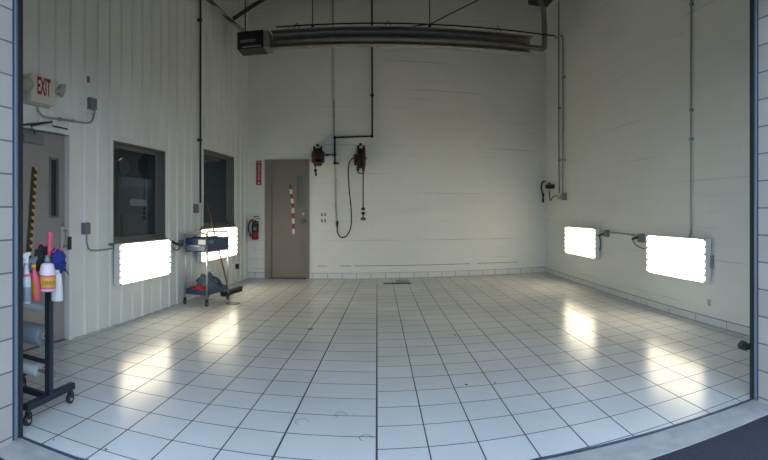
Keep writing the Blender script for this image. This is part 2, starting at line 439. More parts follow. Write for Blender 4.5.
fl = bpy.data.objects.new('floor', me); COL.objects.link(fl); fl['kind'] = 'structure'; fl['category'] = 'floor'; fl['label'] = 'glossy white square floor tiles with dark grout'

mb = MB(); mb.box((-4.2, 2.7, -0.25), (4.4, 11.3, -0.121)); struct('floor_slab', mb, M['concrete'])
mb = WL.mb(); mb.box((5.6, -0.16, -0.1), (6.75, 0.0, 0.004)); struct('trim_14', mb, M['frame'], 'sill plate under the left door')
# ceiling, deck ribs
mb = MB(); mb.box((-3.8, 1.7, TOPZ), (4.3, 11.0, TOPZ+0.15))
for k in range(30): mb.box((-3.8, 2.0+k*0.3, TOPZ-0.04), (4.3, 2.12+k*0.3, TOPZ))
struct('ceiling', mb, M['ceil'], 'dark ribbed roof deck high above the bay')

# front wall: piers beside the opening (bare block) and the header over it
XPL = -2.02; XPR = 2.545; YPL = (1.72, 2.16); YPR = (2.10, 2.54)
HEAD = 3.10
class P: pass
WPL = Wall((XPL, YPL[1]), (XPL, YPL[1]-1.0), (1, 0)); WPR = Wall((XPR, YPR[0]), (XPR, YPR[0]+1), (-1, 0))
mb = WPL.mb(); mb.box((0, -1.75, -0.2), (YPL[1]-YPL[0], 0, HEAD))
o = struct('wall_front_left', mb, M['pier'], 'bare grey concrete block jamb at the left edge'); localise(o, WPL)
mb = WPR.mb(); mb.box((0, -1.6, -0.2), (YPR[1]-YPR[0], 0, HEAD))
o = struct('wall_front_right', mb, M['pier'], 'bare grey concrete block jamb at the right edge'); localise(o, WPR)
mb = MB(); mb.prism([(-3.8, 1.72), (-3.8, 2.28), (XPL, 2.28), (XPR, 2.66), (4.3, 2.66), (4.3, 2.08), (XPR, 2.08), (XPL, 1.72)], HEAD, TOPZ+0.15, 'xy')
struct('wall_front_header', mb, M['pier'], 'block wall above the bay opening')
# interior side closures between jamb and side walls
mb = MB(); mb.box((-3.75, YPL[1], 0), (XPL-0.06, YPL[1]+0.10, HEAD)); struct('trim_6', mb, M['back'], 'painted return beside the left track')
mb = MB(); mb.box((XPR+0.06, YPR[1], 0), (4.1, YPR[1]+0.10, HEAD)); struct('trim_7', mb, M['back'], 'painted return beside the right track')

# door tracks on both jambs
def track(name, X, y0, sgn, lab):
    mb = MB()
    mb.box((X-sgn*0.06, y0, 0), (X, y0+0.045, HEAD), 0.004)                  # angle on the jamb
    mb.box((X-sgn*0.06, y0+0.045, 0), (X-sgn*0.0, y0+0.075, HEAD), 0.004)
    mb.mi = 1; mb.box((X-0.004*sgn, y0+0.018, 0), (X+sgn*0.010, y0+0.040, HEAD), 0.003)
    mb.mi = 2; mb.box((X-sgn*0.012, y0+0.058, 0), (X+sgn*0.008, y0+0.092, HEAD), 0.004)
    return struct(name, mb, [M['steel'], M['steel_lt'], M['rubber']], lab)
track('trim_1', XPL, 2.16, 1, 'blue-grey steel door track with black seal on the left jamb')
track('trim_2', XPR, 2.535, -1, 'blue-grey steel door track with black seal on the right jamb')
# threshold angle (follows the slab edge)
mb = MB(); edge = [(-2.02, YF_L), (-1.6, YF_L), (0.9, YF_R), (XPR, YF_R)]
for (x0, ya), (x1, yb) in zip(edge, edge[1:]):
    mb.poly([(x0, ya-0.007, -0.12), (x1, yb-0.007, -0.12), (x1, yb+0.007, -0.12), (x0, ya+0.007, -0.12), (x0, ya-0.007, 0.004), (x1, yb-0.007, 0.004), (x1, yb+0.007, 0.004), (x0, ya+0.007, 0.004)],
            [(0,3,2,1),(4,5,6,7),(0,1,5,4),(1,2,6,5),(2,3,7,6),(3,0,4,7)])
struct('trim_3', mb, M['steel'], 'thin dark metal edge along the tile threshold')
# apron and asphalt
mb = MB(); mb.prism([(-2.02, YF_L-0.012), (-1.6, YF_L-0.012), (0.9, YF_R-0.012), (XPR, YF_R-0.012), (XPR, 2.335), (0.9, 2.335), (-1.6, 1.985), (-2.02, 1.985)], -0.2, -0.003, 'xy')
struct('trim_4', mb, M['concrete'], 'worn grey concrete strip outside the threshold')
mb = MB(); mb.prism([(-2.02, 1.985), (-1.6, 1.985), (0.9, 2.335), (XPR, 2.335), (XPR, 2.1), (70, 2.1), (70, -90), (-70, -90), (-70, 1.72), (-2.02, 1.72)], -0.2, -0.008, 'xy')
struct('ground', mb, M['asphalt'], 'dark sealed asphalt outside the bay')

# base tiles and the joint line above them
zb = 0.125
mb = WB.mb(); mb.box((0, -0.001, 0), (uD[0], 0.010, zb), 0.002)
o = struct('baseboard_back', mb, M['basetile'], 'glazed white base tiles along the back wall'); localise(o, WB)
mb = WB.mb(); mb.box((uD[1], 0, 0), (WB.L, 0.010, zb), 0.002)
o = struct('baseboard_back_left', mb, M['basetile'], 'short run of base tile left of the back door'); localise(o, WB)
mb = WR.mb(); mb.box((0.3, 0, 0), (WR.L-0.01, 0.010, 0.10), 0.002)
o = struct('baseboard_right', mb, M['basetile2'], 'glazed white base tiles along the right wall'); localise(o, WR)
mb = WB.mb()
for xa, xb_ in ((322, 340), (352, 470), (474, 519)):
    ua, z = WB.at(xa, 266.6); ub, _ = WB.at(xb_, 266.6); mb.box((ub, 0, 0.262), (ua, 0.004, 0.276))
mb.box((WB.at(546, 266)[0], 0, zb), (WB.at(311, 266)[0], 0.003, 0.262))
struct('trim_5', mb, M['back'], 'painted band with an open joint low on the back wall')
mb = WB.mb()
for xa, xb_ in ((318, 327), (340, 351), (354, 470), (478, 518)):
    ua, z = WB.at(xa, 266.6); ub, _ = WB.at(xb_, 266.6); mb.box((ub, 0.0, 0.264), (ua, 0.0065, 0.274))
struct('trim_8', mb, M['caulk'], 'dark broken joint line low on the back wall')

# ------------------------------------------------------------------ windows and office behind
def window(n, W, h, lab, glass_in=0.115):
    t = thing('window_%d' % n, lab, 'window', W.p((h[0]+h[1])/2, -0.05, h[2]), kind='structure')
    mb = W.mb(); e = 0.018
    for a, b in (((h[0], -0.15, h[2]), (h[0]+e, 0.03, h[3])), ((h[1]-e, -0.15, h[2]), (h[1], 0.03, h[3])),
                 ((h[0], -0.15, h[3]-e), (h[1], 0.03, h[3])), ((h[0], -0.15, h[2]), (h[1], 0.03, h[2]+e))): mb.box(a, b)
    g = 0.04
    for a, b in (((h[0]+e, -glass_in-0.02, h[2]+e), (h[0]+e+g, -glass_in+0.02, h[3]-e)), ((h[1]-e-g, -glass_in-0.02, h[2]+e), (h[1]-e, -glass_in+0.02, h[3]-e)),
                 ((h[0]+e, -glass_in-0.02, h[3]-e-g), (h[1]-e, -glass_in+0.02, h[3]-e)), ((h[0]+e, -glass_in-0.02, h[2]+e), (h[1]-e, -glass_in+0.02, h[2]+e+g))): mb.box(a, b)
    mb.build('window_frame', M['frame'], t)
    mb = W.mb(); c = 0.055
    for a, b in (((h[0]-c, 0, h[2]), (h[0], 0.034, h[3]+c)), ((h[1], 0, h[2]), (h[1]+c, 0.034, h[3]+c)), ((h[0], 0, h[3]), (h[1], 0.034, h[3]+c))): mb.box(a, b, 0.003)
    mb.build('window_casing', M['liner'], t)
    mb = W.mb(); mb.box((h[0]-c, -0.02, h[2]-0.03), (h[1]+c, 0.045, h[2]+0.004), 0.003); mb.build('window_sill', M['frame'], t)
    mb = W.mb(); mb.box((h[0]+e+g, -glass_in-0.003, h[2]+e+g), (h[1]-e-g, -glass_in+0.003, h[3]-e-g)); mb.build('glass_pane', M['glass'], t)
window(1, WL, W1, 'dark office window above the nearer left light panel')
window(2, WL, W2, 'dark office window on the left above the blue cart')
# the dim office beyond, a closed room
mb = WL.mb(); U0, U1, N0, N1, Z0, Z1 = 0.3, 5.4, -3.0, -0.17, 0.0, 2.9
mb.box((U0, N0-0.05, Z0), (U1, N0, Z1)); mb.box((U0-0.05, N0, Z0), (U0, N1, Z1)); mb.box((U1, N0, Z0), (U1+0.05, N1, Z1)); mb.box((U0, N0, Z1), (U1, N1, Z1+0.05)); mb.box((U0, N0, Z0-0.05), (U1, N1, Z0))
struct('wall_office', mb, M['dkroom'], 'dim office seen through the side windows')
def offpt(x, y, n): return WL.at(x, y, n)
ld = bpy.data.lights.new('office_fill', 'AREA'); ld.shape = 'RECTANGLE'; ld.size = 1.2; ld.size_y = 0.3; ld.energy = 30; ld.color = (0.85, 0.93, 1.0)  # added fill light without a fixture, lifts the office behind the glass
lo = bpy.data.objects.new('office_fill', ld); COL.objects.link(lo); lo.location = WL.p(3.2, -1.1, 2.8)
# things on a partition near the window, faint through the glass
n_ = -0.62
mb = WL.mb(); a = WL.at(118, 176, n_); b = WL.at(152, 214, n_)
t = thing('document_rack', 'faint slate-blue wall rack of papers seen through the first window', 'rack', WL.p((a[0]+b[0])/2, n_, b[1]))
mb.box((b[0], n_-0.02, b[1]), (a[0], n_, a[1])); mb.build('back_panel', M['slate'], t)
for u_ in (b[0], a[0]-0.05): mb = WL.mb(); mb.box((u_, n_-0.07, 0.0), (u_+0.05, n_-0.02, b[1]+0.3)); mb.build('stand', M['slate'], t)
for k in range(9):
    u = b[0]+0.05 + k*(a[0]-b[0]-0.1)/9; mb = WL.mb(); mb.box((u, n_, a[1]-0.14), (u+0.055, n_+0.008, a[1]-0.03-0.02*(k % 2))); mb.build('paper_slip', M['film'], t)
mb = WL.mb(); q = WL.at(130, 199, n_); r = WL.at(146, 206, n_); mb.box((r[0], n_, r[1]), (q[0], n_+0.006, q[1])); mb.build('label_card', M['filmw'], t)
q = WL.at(124, 167, n_); mb = WL.mb(); mb.cyl((q[0]+0.02, n_-0.02, q[1]), (q[0]+0.02, n_+0.02, q[1]), 0.13, 28)
mb.box((q[0]+0.0, n_-0.04, 0.0), (q[0]+0.04, n_-0.02, q[1]))
tag(mb.build('pedestal_fan', M['black']), 'round dark pedestal fan head seen faintly through the first window', 'fan')

# ------------------------------------------------------------------ left door
t = thing('door_1', 'grey steel door on the left with narrow glass slit and hazard tape', 'door', WL.p(6.18, 0, 0), kind='structure')
mb = WL.mb(); mb.box((D1[0]-0.0, -0.08, 0.008), (D1[1], -0.035, D1[3]-0.0))
door_leaf = None
sl = (WL.at(57.3, 160, -0.035), WL.at(50.5, 216, -0.035))
wz = (sl[1][1], sl[0][1])
mb = WL.mb(); h = (sl[0][0], sl[1][0], wz[0], wz[1])
for a, b in (((D1[0], -0.08, 0.008), (h[0], -0.035, D1[3])), ((h[1], -0.08, 0.008), (D1[1], -0.035, D1[3])), ((h[0], -0.08, 0.008), (h[1], -0.035, h[2])), ((h[0], -0.08, h[3]), (h[1], -0.035, D1[3]))): mb.box(a, b)
leaf = mb.build('door_leaf', M['doorl'], t)
mb = WL.mb(); g = 0.022
for a, b in (((h[0]-g, -0.036, h[2]-g), (h[0], -0.026, h[3]+g)), ((h[1], -0.036, h[2]-g), (h[1]+g, -0.026, h[3]+g)), ((h[0], -0.036, h[3]), (h[1], -0.026, h[3]+g)), ((h[0], -0.036, h[2]-g), (h[1], -0.026, h[2]))): mb.box(a, b)
mb.build('slit_frame', M['frame'], t)
mb = WL.mb(); mb.box((h[0], -0.06, h[2]), (h[1], -0.055, h[3])); mb.build('slit_glass', M['black'], t)
mb = WL.mb(); fr = 0.05
mb.box((D1[0]-fr, -0.1, 0), (D1[0], 0.035, D1[3]+fr), 0.003); mb.box((D1[1], -0.1, 0), (D1[1]+fr, 0.035, D1[3]+fr), 0.003); mb.box((D1[0], -0.1, D1[3]), (D1[1], 0.035, D1[3]+fr), 0.003)
mb.build('door_frame', M['liner'], t)
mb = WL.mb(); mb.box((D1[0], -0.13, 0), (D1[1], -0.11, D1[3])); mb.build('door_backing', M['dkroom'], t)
a = WL.at(65.3, 227, -0.03); b = WL.at(60.8, 262, -0.03)
mb = WL.mb(); mb.box((a[0], -0.035, b[1]), (b[0], -0.027, a[1]), 0.003); pl = mb.build('handle_plate', M['cream'], t)
mb = WL.mb(); um = (a[0]+b[0])/2; mb.tube([(um, -0.03, 1.20), (um, 0.02, 1.19), (um, 0.025, 1.10), (um, 0.02, 1.03), (um, -0.03, 1.02)], 0.009, smoothp=5); mb.build('pull_handle', M['brass'], pl)
mb = WL.mb(); mb.cyl((um, -0.03, 1.27), (um, -0.012, 1.27), 0.016); mb.build('lock_cylinder', M['brass'], pl)
a = WL.at(69.0, 240, 0.03); mb = WL.mb(); mb.box((a[0]-0.02, 0.03, 0.99), (a[0]+0.03, 0.055, 1.13), 0.006); mb.build('latch_guard', M['black'], t)
mb = WL.mb(); mb.box((6.06, -0.035, 2.10), (6.34, 0.02, 2.19), 0.006); cl = mb.build('door_closer', M['gbox'], t)
mb = WL.mb(); mb.tube([WL.mx.inverted() @ WL.p(6.2, 0.03, 2.20), (6.30, 0.07, 2.26), (6.02, 0.09, 2.33)], 0.011); mb.tube([(6.02, 0.09, 2.33), (6.45, 0.08, 2.245)], 0.010); mb.build('closer_arm', M['black'], cl)
mb = WL.mb(); mb.tube([(5.95, 0.04, 2.305), (5.72, 0.04, 2.30)], 0.008); mb.build('top_bar', M['black'], t)
# hazard tape: black strip with yellow blocks, runs slightly off plumb
mb = WL.mb(); top = WL.at(34.6, 167, -0.033); bot = WL.at(28.5, 259, -0.033); n = 26
for k in range(n):
    f0, f1 = k/n, (k+1)/n
    u0 = top[0]+(bot[0]-top[0])*f0; u1 = top[0]+(bot[0]-top[0])*f1; z0_ = top[1]+(bot[1]-top[1])*f0; z1_ = top[1]+(bot[1]-top[1])*f1; w = 0.043
    mb.mi = 0; mb.poly([(u0-w, -0.033, z0_), (u0+w, -0.033, z0_), (u1+w, -0.033, z1_), (u1-w, -0.033, z1_)], [(0,1,2,3)])
    if k % 2 == 0:
        mb.mi = 1; mb.poly([(u0-w, -0.0325, z0_), (u0-0.002, -0.0325, z0_), (u0-0.002, -0.0325, z1_+(z0_-z1_)*.35), (u0-0.018, -0.0325, z1_+(z0_-z1_)*.35), (u0-0.018, -0.0325, z1_), (u1-w, -0.0325, z1_)], [(0,1,2,3,4,5)])
o = mb.build('hazard_tape', [M['black'], M['cyel']], t); o['label'] = 'black and yellow hazard tape strip'

# ------------------------------------------------------------------ text helper
def text_on(W, s, u, z, n, size, m, name, parent, rot=0.0, sx=1.0, bold=0.0):
    cu = bpy.data.curves.new('t', 'FONT'); cu.body = s; cu.size = size; cu.align_x = 'CENTER'; cu.align_y = 'CENTER'; cu.extrude = 0.001; cu.offset = bold
    to = bpy.data.objects.new('t', cu); COL.objects.link(to)
    dg = bpy.context.evaluated_depsgraph_get(); dg.update(); me = bpy.data.meshes.new_from_object(to.evaluated_get(dg))
    bpy.data.objects.remove(to)
    right = -W.d; mxx = Matrix(((right.x, 0, W.n.x, 0), (right.y, 0, W.n.y, 0), (0, 1, 0, 0), (0, 0, 0, 1)))
    pos = W.p(u, n, z)
    me.transform(Matrix.Translation(pos) @ mxx @ Matrix.Rotation(rot, 4, 'Z') @ Matrix.Diagonal((sx, 1, 1, 1)))
    me.transform(Matrix.Translation(-WLOC[parent])); me.materials.clear(); me.materials.append(m)
    o = bpy.data.objects.new(name, me); COL.objects.link(o); o.parent = parent; WLOC[o] = WLOC[parent]
    return o

# ------------------------------------------------------------------ exit sign
na = 0.10
tl = WL.at(31, 74, na); tr = WL.at(55.2, 79.5, na); blz = WL.at(31.5, 102.5, na)[1]; trz = tr[1]; brz = WL.at(55, 105, na)[1]
zt = (tl[1]+trz)/2; zb_ = (blz+brz)/2
t = thing('exit_sign', 'cream EXIT sign with red letters and two emergency lamp heads', 'sign', WL.p((tl[0]+tr[0])/2, 0.02, zb_))
mb = WL.mb(); mb.box((tr[0], 0.045, zb_), (tl[0], na, zt), 0.008); face = mb.build('face_panel', M['cream'], t)
mb = WL.mb(); mb.box((tr[0]+0.02, 0.0, zb_-0.015), (tl[0]+0.03, 0.05, zt+0.0), 0.008); mb.build('back_box', M['creamd'], t)
ue = (WL.at(36, 90, na)[0]+WL.at(51.5, 90, na)[0])/2; ze = (WL.at(43.5, 79, na)[1]+WL.at(43.5, 96, na)[1])/2
hz = WL.at(43.5, 79, na)[1]-WL.at(43.5, 96.5, na)[1]
text_on(WL, 'EXIT', ue, ze-0.0, na+0.001, hz/0.745, M['red'], 'lettering', face, sx=(WL.at(36, 90, na)[0]-WL.at(51.5, 90, na)[0])/(hz/0.745*2.35), bold=0.006)
def lamp_head(xc, yc, yaw, base_n, rr=0.062, lm=None):
    u, z = WL.at(xc, yc, base_n); mb = WL.mb(); ax = Vector((cos(yaw), sin(yaw), -0.25)).normalized()
    c = Vector((u, base_n, z)); mb.lathe([(rr*0.35, -0.055), (rr*0.7, -0.045), (rr*0.95, -0.01), (rr, 0.02), (rr*0.94, 0.022)], c, ax, 22)
    h = mb.build('lamp_head', M['creamd'], t)
    mb = WL.mb(); mb.lathe([(rr*0.9, 0.018), (rr*0.6, 0.030), (rr*0.1, 0.034)], c, ax, 22); mb.build('lamp_lens', lm or M['lens'], h)
lamp_head(62.5, 90.5, 2.45, 0.10, 0.072); lamp_head(27.6, 84.0, 0.3, 0.08, 0.075, M['creamd'])
mb = WL.mb(); u, z = WL.at(57, 92, 0.07); mb.cyl((tr[0]-0.05, 0.08, z), (tr[0], 0.07, z), 0.014); mb.sphere((tr[0]-0.03, 0.085, z), 0.025); mb.build('lamp_arm', M['creamd'], t)
mb = WL.mb(); u, z = WL.at(29.5, 87, 0.07); mb.cyl((tl[0]+0.06, 0.08, z), (tl[0], 0.07, z), 0.016); mb.build('lamp_arm', M['creamd'], t)

def conduit(W, px, off, r, name, m, label, cat='conduit', smooth=4, clips=(), group=None):
    pts = []
    for x, y in px: u, z = W.at(x, y, off); pts.append((u, off, z))
    t = thing(name, label, cat, W.p(pts[0][0], off, min(p[2] for p in pts)), group)
    mb = W.mb(); mb.tube(pts, r, smoothp=smooth); mb.build('pipe', m, t)
    for x, y in clips:
        u, z = W.at(x, y, off); mb = W.mb(); mb.box((u-r*1.9, 0, z-r*1.4), (u+r*1.9, off+r*1.25, z+r*1.4), r*0.3); mb.build('clamp', m, t)
    return t
def cord(W, px, off, r, parent):
    pts = []
    for x, y in px: u, z = W.at(x, y, off); pts.append((u, off, z))
    mb = W.mb(); mb.tube(pts, r, smoothp=6); mb.build('cord', M['black'], parent)
def jbox(W, x, y, w, h, d, name, label, m=None, cat='box', screws=True):
    u, z = W.at(x, y, d); t = thing(name, label, cat, W.p(u, 0, z-h/2))
    mb = W.mb(); mb.box((u-w/2, 0, z-h/2), (u+w/2, d*0.85, z+h/2), min(w, h)*0.08); mb.build('box_body', m or M['gbox'], t)
    mb = W.mb(); mb.box((u-w*0.47, d*0.85, z-h*0.47), (u+w*0.47, d, z+h*0.47), 0.003)
    if screws:
        for sx in (-1, 1):
            for sz in (-1, 1): mb.cyl((u+sx*w*0.36, d, z+sz*h*0.36), (u+sx*w*0.36, d+0.003, z+sz*h*0.36), 0.006, 8)
    mb.build('cover_plate', m or M['gbox'], t); return t
conduit(WL, [(37.5, 104), (38.5, 111), (43, 116), (52, 118), (70, 120.5), (86, 123), (92, 121), (94.3, 113), (94.5, 108)], 0.03, 0.011, 'electrical_conduit', M['galv'],
        'grey bent conduit looping from exit sign to junction box', clips=((60, 118.9), (73, 121)))
jbox(WL, 94, 103.5, 0.125, 0.135, 0.06, 'junction_box', 'grey square junction box right of the exit sign')
jbox(WL, 88.8, 79, 0.05, 0.07, 0.03, 'wall_sensor', 'small tan sensor box high on ribbed wall above junction box', M['frame'], 'sensor', False)
jbox(WL, 88, 228.5, 0.105, 0.135, 0.06, 'junction_box', 'grey outlet box between left door and first window')
conduit(WL, [(86.5, 234), (87, 243), (89, 249), (94, 250.5), (103, 250), (117.5, 247.5)], 0.03, 0.011, 'electrical_conduit', M['galv'],
        'grey conduit bending from outlet box down to nearer left light', clips=())
# screw-filled holes in the liner
mb = WL.mb()
for x, y in ((56, 112), (71, 114.5), (70, 128), (84, 107), (80, 104), (84, 117), (97, 118), (92, 114)):
    u, z = WL.at(x, y, 0.0); mb.cyl((u, 0, z), (u, 0.006, z), 0.008, 8)
tag(mb.build('wall_screw', M['gbox']), 'scattered small screw heads on ribbed wall under exit sign', 'screws', kind='stuff')

# ------------------------------------------------------------------ light panels
def light_panel(W, x0, x1, z0, z1, label, d=0.115):
    ua = W.at(x0, 250, d)[0]; ub = W.at(x1, 250, d)[0]; u0, u1 = min(ua, ub), max(ua, ub)
    t = thing('light_panel', label, 'light', W.p((u0+u1)/2, 0, z0), 'lit fluorescent panels low on the side walls')
    mb = W.mb(); mb.box((u0, 0.036, z0), (u1, 0.048, z1), 0.004)
    mb.box((u0, 0.04, z0), (u1, d*0.93, z0+0.008)); mb.box((u0, 0.04, z1-0.008), (u1, d*0.93, z1))
    mb.box((u0+0.1, 0.0, z0+0.1), (u0+0.2, 0.038, z1-0.1)); mb.box((u1-0.2, 0.0, z0+0.1), (u1-0.1, 0.038, z1-0.1))
    mb.build('housing', M['housing'], t)
    for a, b in ((u0, u0+0.028), (u1-0.028, u1)):
        mb = W.mb(); mb.box((a, 0.036, z0), (b, d, z1), 0.008); mb.build('end_cap', M['housing'], t)
    n = 6; p = (z1-z0-0.03)/n
    for k in (2, 4):
        mb = W.mb(); zz = z0+0.015+p*k; mb.box((u0+0.03, 0.085, zz-0.005), (u1-0.03, d-0.004, zz+0.005)); mb.build('divider', M['gbox'], t)
    for k in range(0, 7):
        for uu in (u0+0.03, u1-0.055):
            mb = W.mb(); zz = z0+0.015+p*k; mb.box((uu, 0.085, zz-0.012), (uu+0.025, d+0.003, zz+0.012), 0.004); mb.build('end_clip', M['gbox'], t)
    for k in range(n):
        z = z0+0.015+p*(k+0.5); mb = W.mb(); mb.cyl((u0+0.035, d-0.034, z), (u1-0.035, d-0.034, z), 0.030, 18); lt = mb.build('lamp_tube', M['tube'], t)
        for uu in (u0+0.045, u1-0.062):
            mb = W.mb(); mb.box((uu, 0.085, z-0.020), (uu+0.012, d-0.0, z+0.020), 0.003); mb.build('lamp_holder', M['clipm'], lt)
    return t, u0, u1
light_panel(WL, 119.2, 171.8, 0.50, 1.01, 'bright lit six-tube panel under the first left window, nearer one')
light_panel(WL, 201, 238, 0.57, 1.12, 'bright lit panel on the left wall half hidden behind the blue cart')
light_panel(WR, 564.2, 595.5, 0.565, 1.105, 'bright lit panel on the right wall nearer the back corner')
light_panel(WR, 645.5, 706, 0.525, 1.07, 'bright lit panel on the right wall nearer the opening')

# wiring around the panels
jbox(WL, 197.8, 208.5, 0.10, 0.15, 0.06, 'junction_box', 'grey switch box at the foot of the black drop pipe')
t = conduit(WL, [(200.5, -40), (200.5, 60), (200.4, 150), (200.3, 203)], 0.05, 0.016, 'black_drop_pipe', M['blackp'], 'thin black vertical pipe down the ribbed wall beside second window', 'pipe', smooth=2, clips=((200.5, 20), (200.4, 140)))
jbox(WL, 182, 243.5, 0.10, 0.10, 0.06, 'junction_box', 'small dark junction box between left light panel and cart')
pg = conduit(WL, [(172.5, 241.5), (175.5, 243.5), (179.5, 244.5)], 0.06, 0.020, 'power_plug', M['black'], 'black cord plug between left light panel and junction box', 'plug', smooth=3)
cord(WL, [(181, 246), (178, 250), (174, 249.5), (172.5, 247)], 0.05, 0.007, pg)
conduit(WL, [(184, 242.5), (191, 240.5), (199, 238.5)], 0.035, 0.011, 'electrical_conduit', M['galv'], 'grey conduit behind the cart joining the two left panels', 'conduit', smooth=2)
jbox(WL, 238.5, 266.5, 0.085, 0.10, 0.05, 'wall_outlet', 'small black outlet low on ribbed wall by back corner', M['black'], 'outlet', False)

jbox(WR, 604.8, 233.5, 0.12, 0.12, 0.06, 'junction_box', 'grey junction box at the corner-side end of the short conduit between right wall panels')
jbox(WR, 639.5, 238.0, 0.13, 0.13, 0.06, 'junction_box', 'grey junction box touching the upper left of the nearer right wall panel')
conduit(WR, [(608, 232.3), (622, 233.6), (636, 235.6)], 0.03, 0.011, 'electrical_conduit', M['galv'], 'straight grey conduit joining the two right wall boxes', 'conduit', smooth=2)
pg1 = conduit(WR, [(603, 234), (600.5, 235), (598, 235.5)], 0.06, 0.017, 'power_plug', M['black'], 'black plug by the far right light panel', 'plug', smooth=3)
pg2 = conduit(WR, [(637, 237.5), (634.5, 238.2), (632.5, 238.8)], 0.07, 0.019, 'power_plug', M['black'], 'black plug by the near right light panel', 'plug', smooth=3)
cord(WR, [(632.5, 239), (634, 243), (638, 246.5), (645.5, 249.3)], 0.06, 0.007, pg2)
cord(WR, [(598.5, 235.5), (600.5, 241), (600, 250), (598, 247)], 0.06, 0.006, pg1)
conduit(WR, [(691, -40), (691, 60), (690.8, 150), (690.7, 229), (690.2, 233.5), (689.2, 237.5)], 0.03, 0.0125, 'electrical_conduit', M['galv'],
        'long vertical grey conduit dropping to the near right light panel', smooth=3, clips=((691, 4), (690.8, 110), (690.8, 139)))
jbox(WR, 708.5, 303, 0.05, 0.08, 0.015, 'wall_outlet', 'small pale outlet cover low on right wall near opening', M['wpaint'], 'outlet', False)
jbox(WR, 709.8, 262, 0.06, 0.16, 0.05, 'power_switch', 'small grey switch on the end of near right light panel', M['clipm'], 'switch', False)

# right corner pipes
conduit(WR, [(558.8, -40), (558.8, 60), (558.8, 140), (559.2, 193)], 0.03, 0.015, 'black_iron_pipe', M['gbox'], 'thin dark vertical pipe beside the far right corner', 'pipe', smooth=2, clips=((559, 108), (559, 160)))
conduit(WR, [(555.5, 38.5), (558, 36.2), (561, 36.5), (562.6, 40), (562.8, 90), (562.8, 140), (562.6, 193)], 0.05, 0.018, 'air_pipe', M['galv'],
        'pale vertical pipe with a bent top near far right corner', 'pipe', smooth=4, clips=((562.8, 77), (562.8, 160)))
jbox(WR, 562.3, 196.5, 0.12, 0.15, 0.08, 'shutoff_box', 'grey box where the corner pipes end')
jbox(WR, 558.2, 197, 0.10, 0.10, 0.06, 'shutoff_box', 'small pale valve body left of the corner pipe box', M['wpaint'])
conduit(WR, [(557, 196), (554.5, 196), (552.5, 197.5), (550.5, 200.5), (549.8, 198), (549.5, 190)], 0.05, 0.012, 'air_hose', M['hose'], 'thin dark hose looping up from the corner valve', 'hose', smooth=5)
t = thing('air_regulator', 'black air regulator on the wall at far right corner', 'regulator', WR.p(*[WR.at(549.5, 187, 0.1)[0], 0.0, WR.at(549.5, 187, .1)[1]]))
u, z = WR.at(549.6, 186.6, 0.08); mb = WR.mb(); mb.box((u-0.14, 0, z-0.05), (u+0.14, 0.10, z+0.05), 0.02); mb.build('body', M['black'], t)
mb = WR.mb(); mb.cyl((u, 0.10, z), (u, 0.17, z), 0.045, 14); mb.build('knob', M['black'], t)
mb = WR.mb(); mb.cyl((u+0.1, 0.05, z+0.04), (u+0.1, 0.05, z+0.10), 0.02, 10); mb.build('fitting', M['black'], t)
u, z = WB.at(543.6, 190, 0.05); t = thing('blow_gun', 'black curved air blow gun hanging on back wall beside corner', 'air gun', WB.p(u, 0, z-0.25))
mb = WB.mb(); pts = []
for x, y in ((544.6, 181.3), (543, 181.8), (541.7, 184.5), (541.4, 188.5), (542.2, 191.8), (543.2, 193.6)):
    a = WB.at(x, y, 0.06); pts.append((a[0], 0.06, a[1]))
mb.tube(pts, 0.019, smoothp=5); mb.build('curved_handle', M['black'], t)
mb = WB.mb(); a = WB.at(543.2, 193.5, .06); b = WB.at(543, 202.5, .06); mb.cyl((a[0], 0.06, a[1]), (a[0], 0.06, a[1]-0.09), 0.034, 12, 0.02); mb.cyl((b[0], 0.06, b[1]), (b[0], 0.06, b[1]+0.10), 0.024, 12); mb.cyl((a[0], 0.06, a[1]-0.05), (b[0], 0.06, b[1]), 0.014, 10); mb.build('nozzle', M['black'], t)
mb = WB.mb(); a = WB.at(544.6, 181.3, 0); mb.cyl((a[0], -0.001, a[1]), (a[0], 0.07, a[1]), 0.012, 8); mb.build('hook', M['gbox'], t)

# ------------------------------------------------------------------ back wall plumbing
t = thing('air_line_pipe', 'black iron air line stepping down to the two hose reels', 'pipe', WB.p(WB.at(372, 100)[0], 0.05, 1.9))
def bp_(pts, r, off, m, name, sm=0):
    P_ = []
    for x, y in pts: a = WB.at(x, y, off); P_.append((a[0], off, a[1]))
    mb = WB.mb()
    if sm: mb.tube(P_, r, smoothp=sm)
    else:
        for p, q in zip(P_, P_[1:]): mb.cyl(p, q, r, 12)
        for p in P_[1:-1]: mb.sphere(p, r*1.5, 12)
    return mb, P_
mb, _ = bp_([(371.8, -40), (372.3, 136.2), (334.8, 137.6), (334.8, 162.5)], 0.019, 0.07, None, ''); mb.build('pipe_run', M['blackp'], t)
for x, y in ((372, 136.3), (334.8, 137.6), (334.8, 154.8), (334.8, 163)):
    a = WB.at(x, y, .07); mb = WB.mb(); mb.sphere((a[0], 0.07, a[1]), 0.035, 12); mb.build('fitting', M['blackp'], t)
mb, _ = bp_([(334.8, 163.3), (339, 163.3)], 0.017, 0.07, None, ''); mb.build('drain_valve', M['blackp'], t)
mb, _ = bp_([(334.8, 154.8), (328, 154.9), (322.5, 155)], 0.013, 0.07, None, ''); mb.build('branch', M['blackp'], t)
mb, _ = bp_([(328.5, 154.9), (325.5, 154.9)], 0.024, 0.07, None, ''); mb.build('union', M['blackp'], t)
for x, y in ((372.1, 40), (372.2, 95)):
    a = WB.at(x, y, .07); mb = WB.mb(); mb.box((a[0]-0.035, 0, a[1]-0.02), (a[0]+0.035, 0.092, a[1]+0.02), 0.004); mb.build('clamp', M['blackp'], t)
t = thing('painted_conduit', 'pale painted vertical conduit running down behind the reels', 'conduit', WB.p(WB.at(336, 200)[0], 0.02, 1.0))
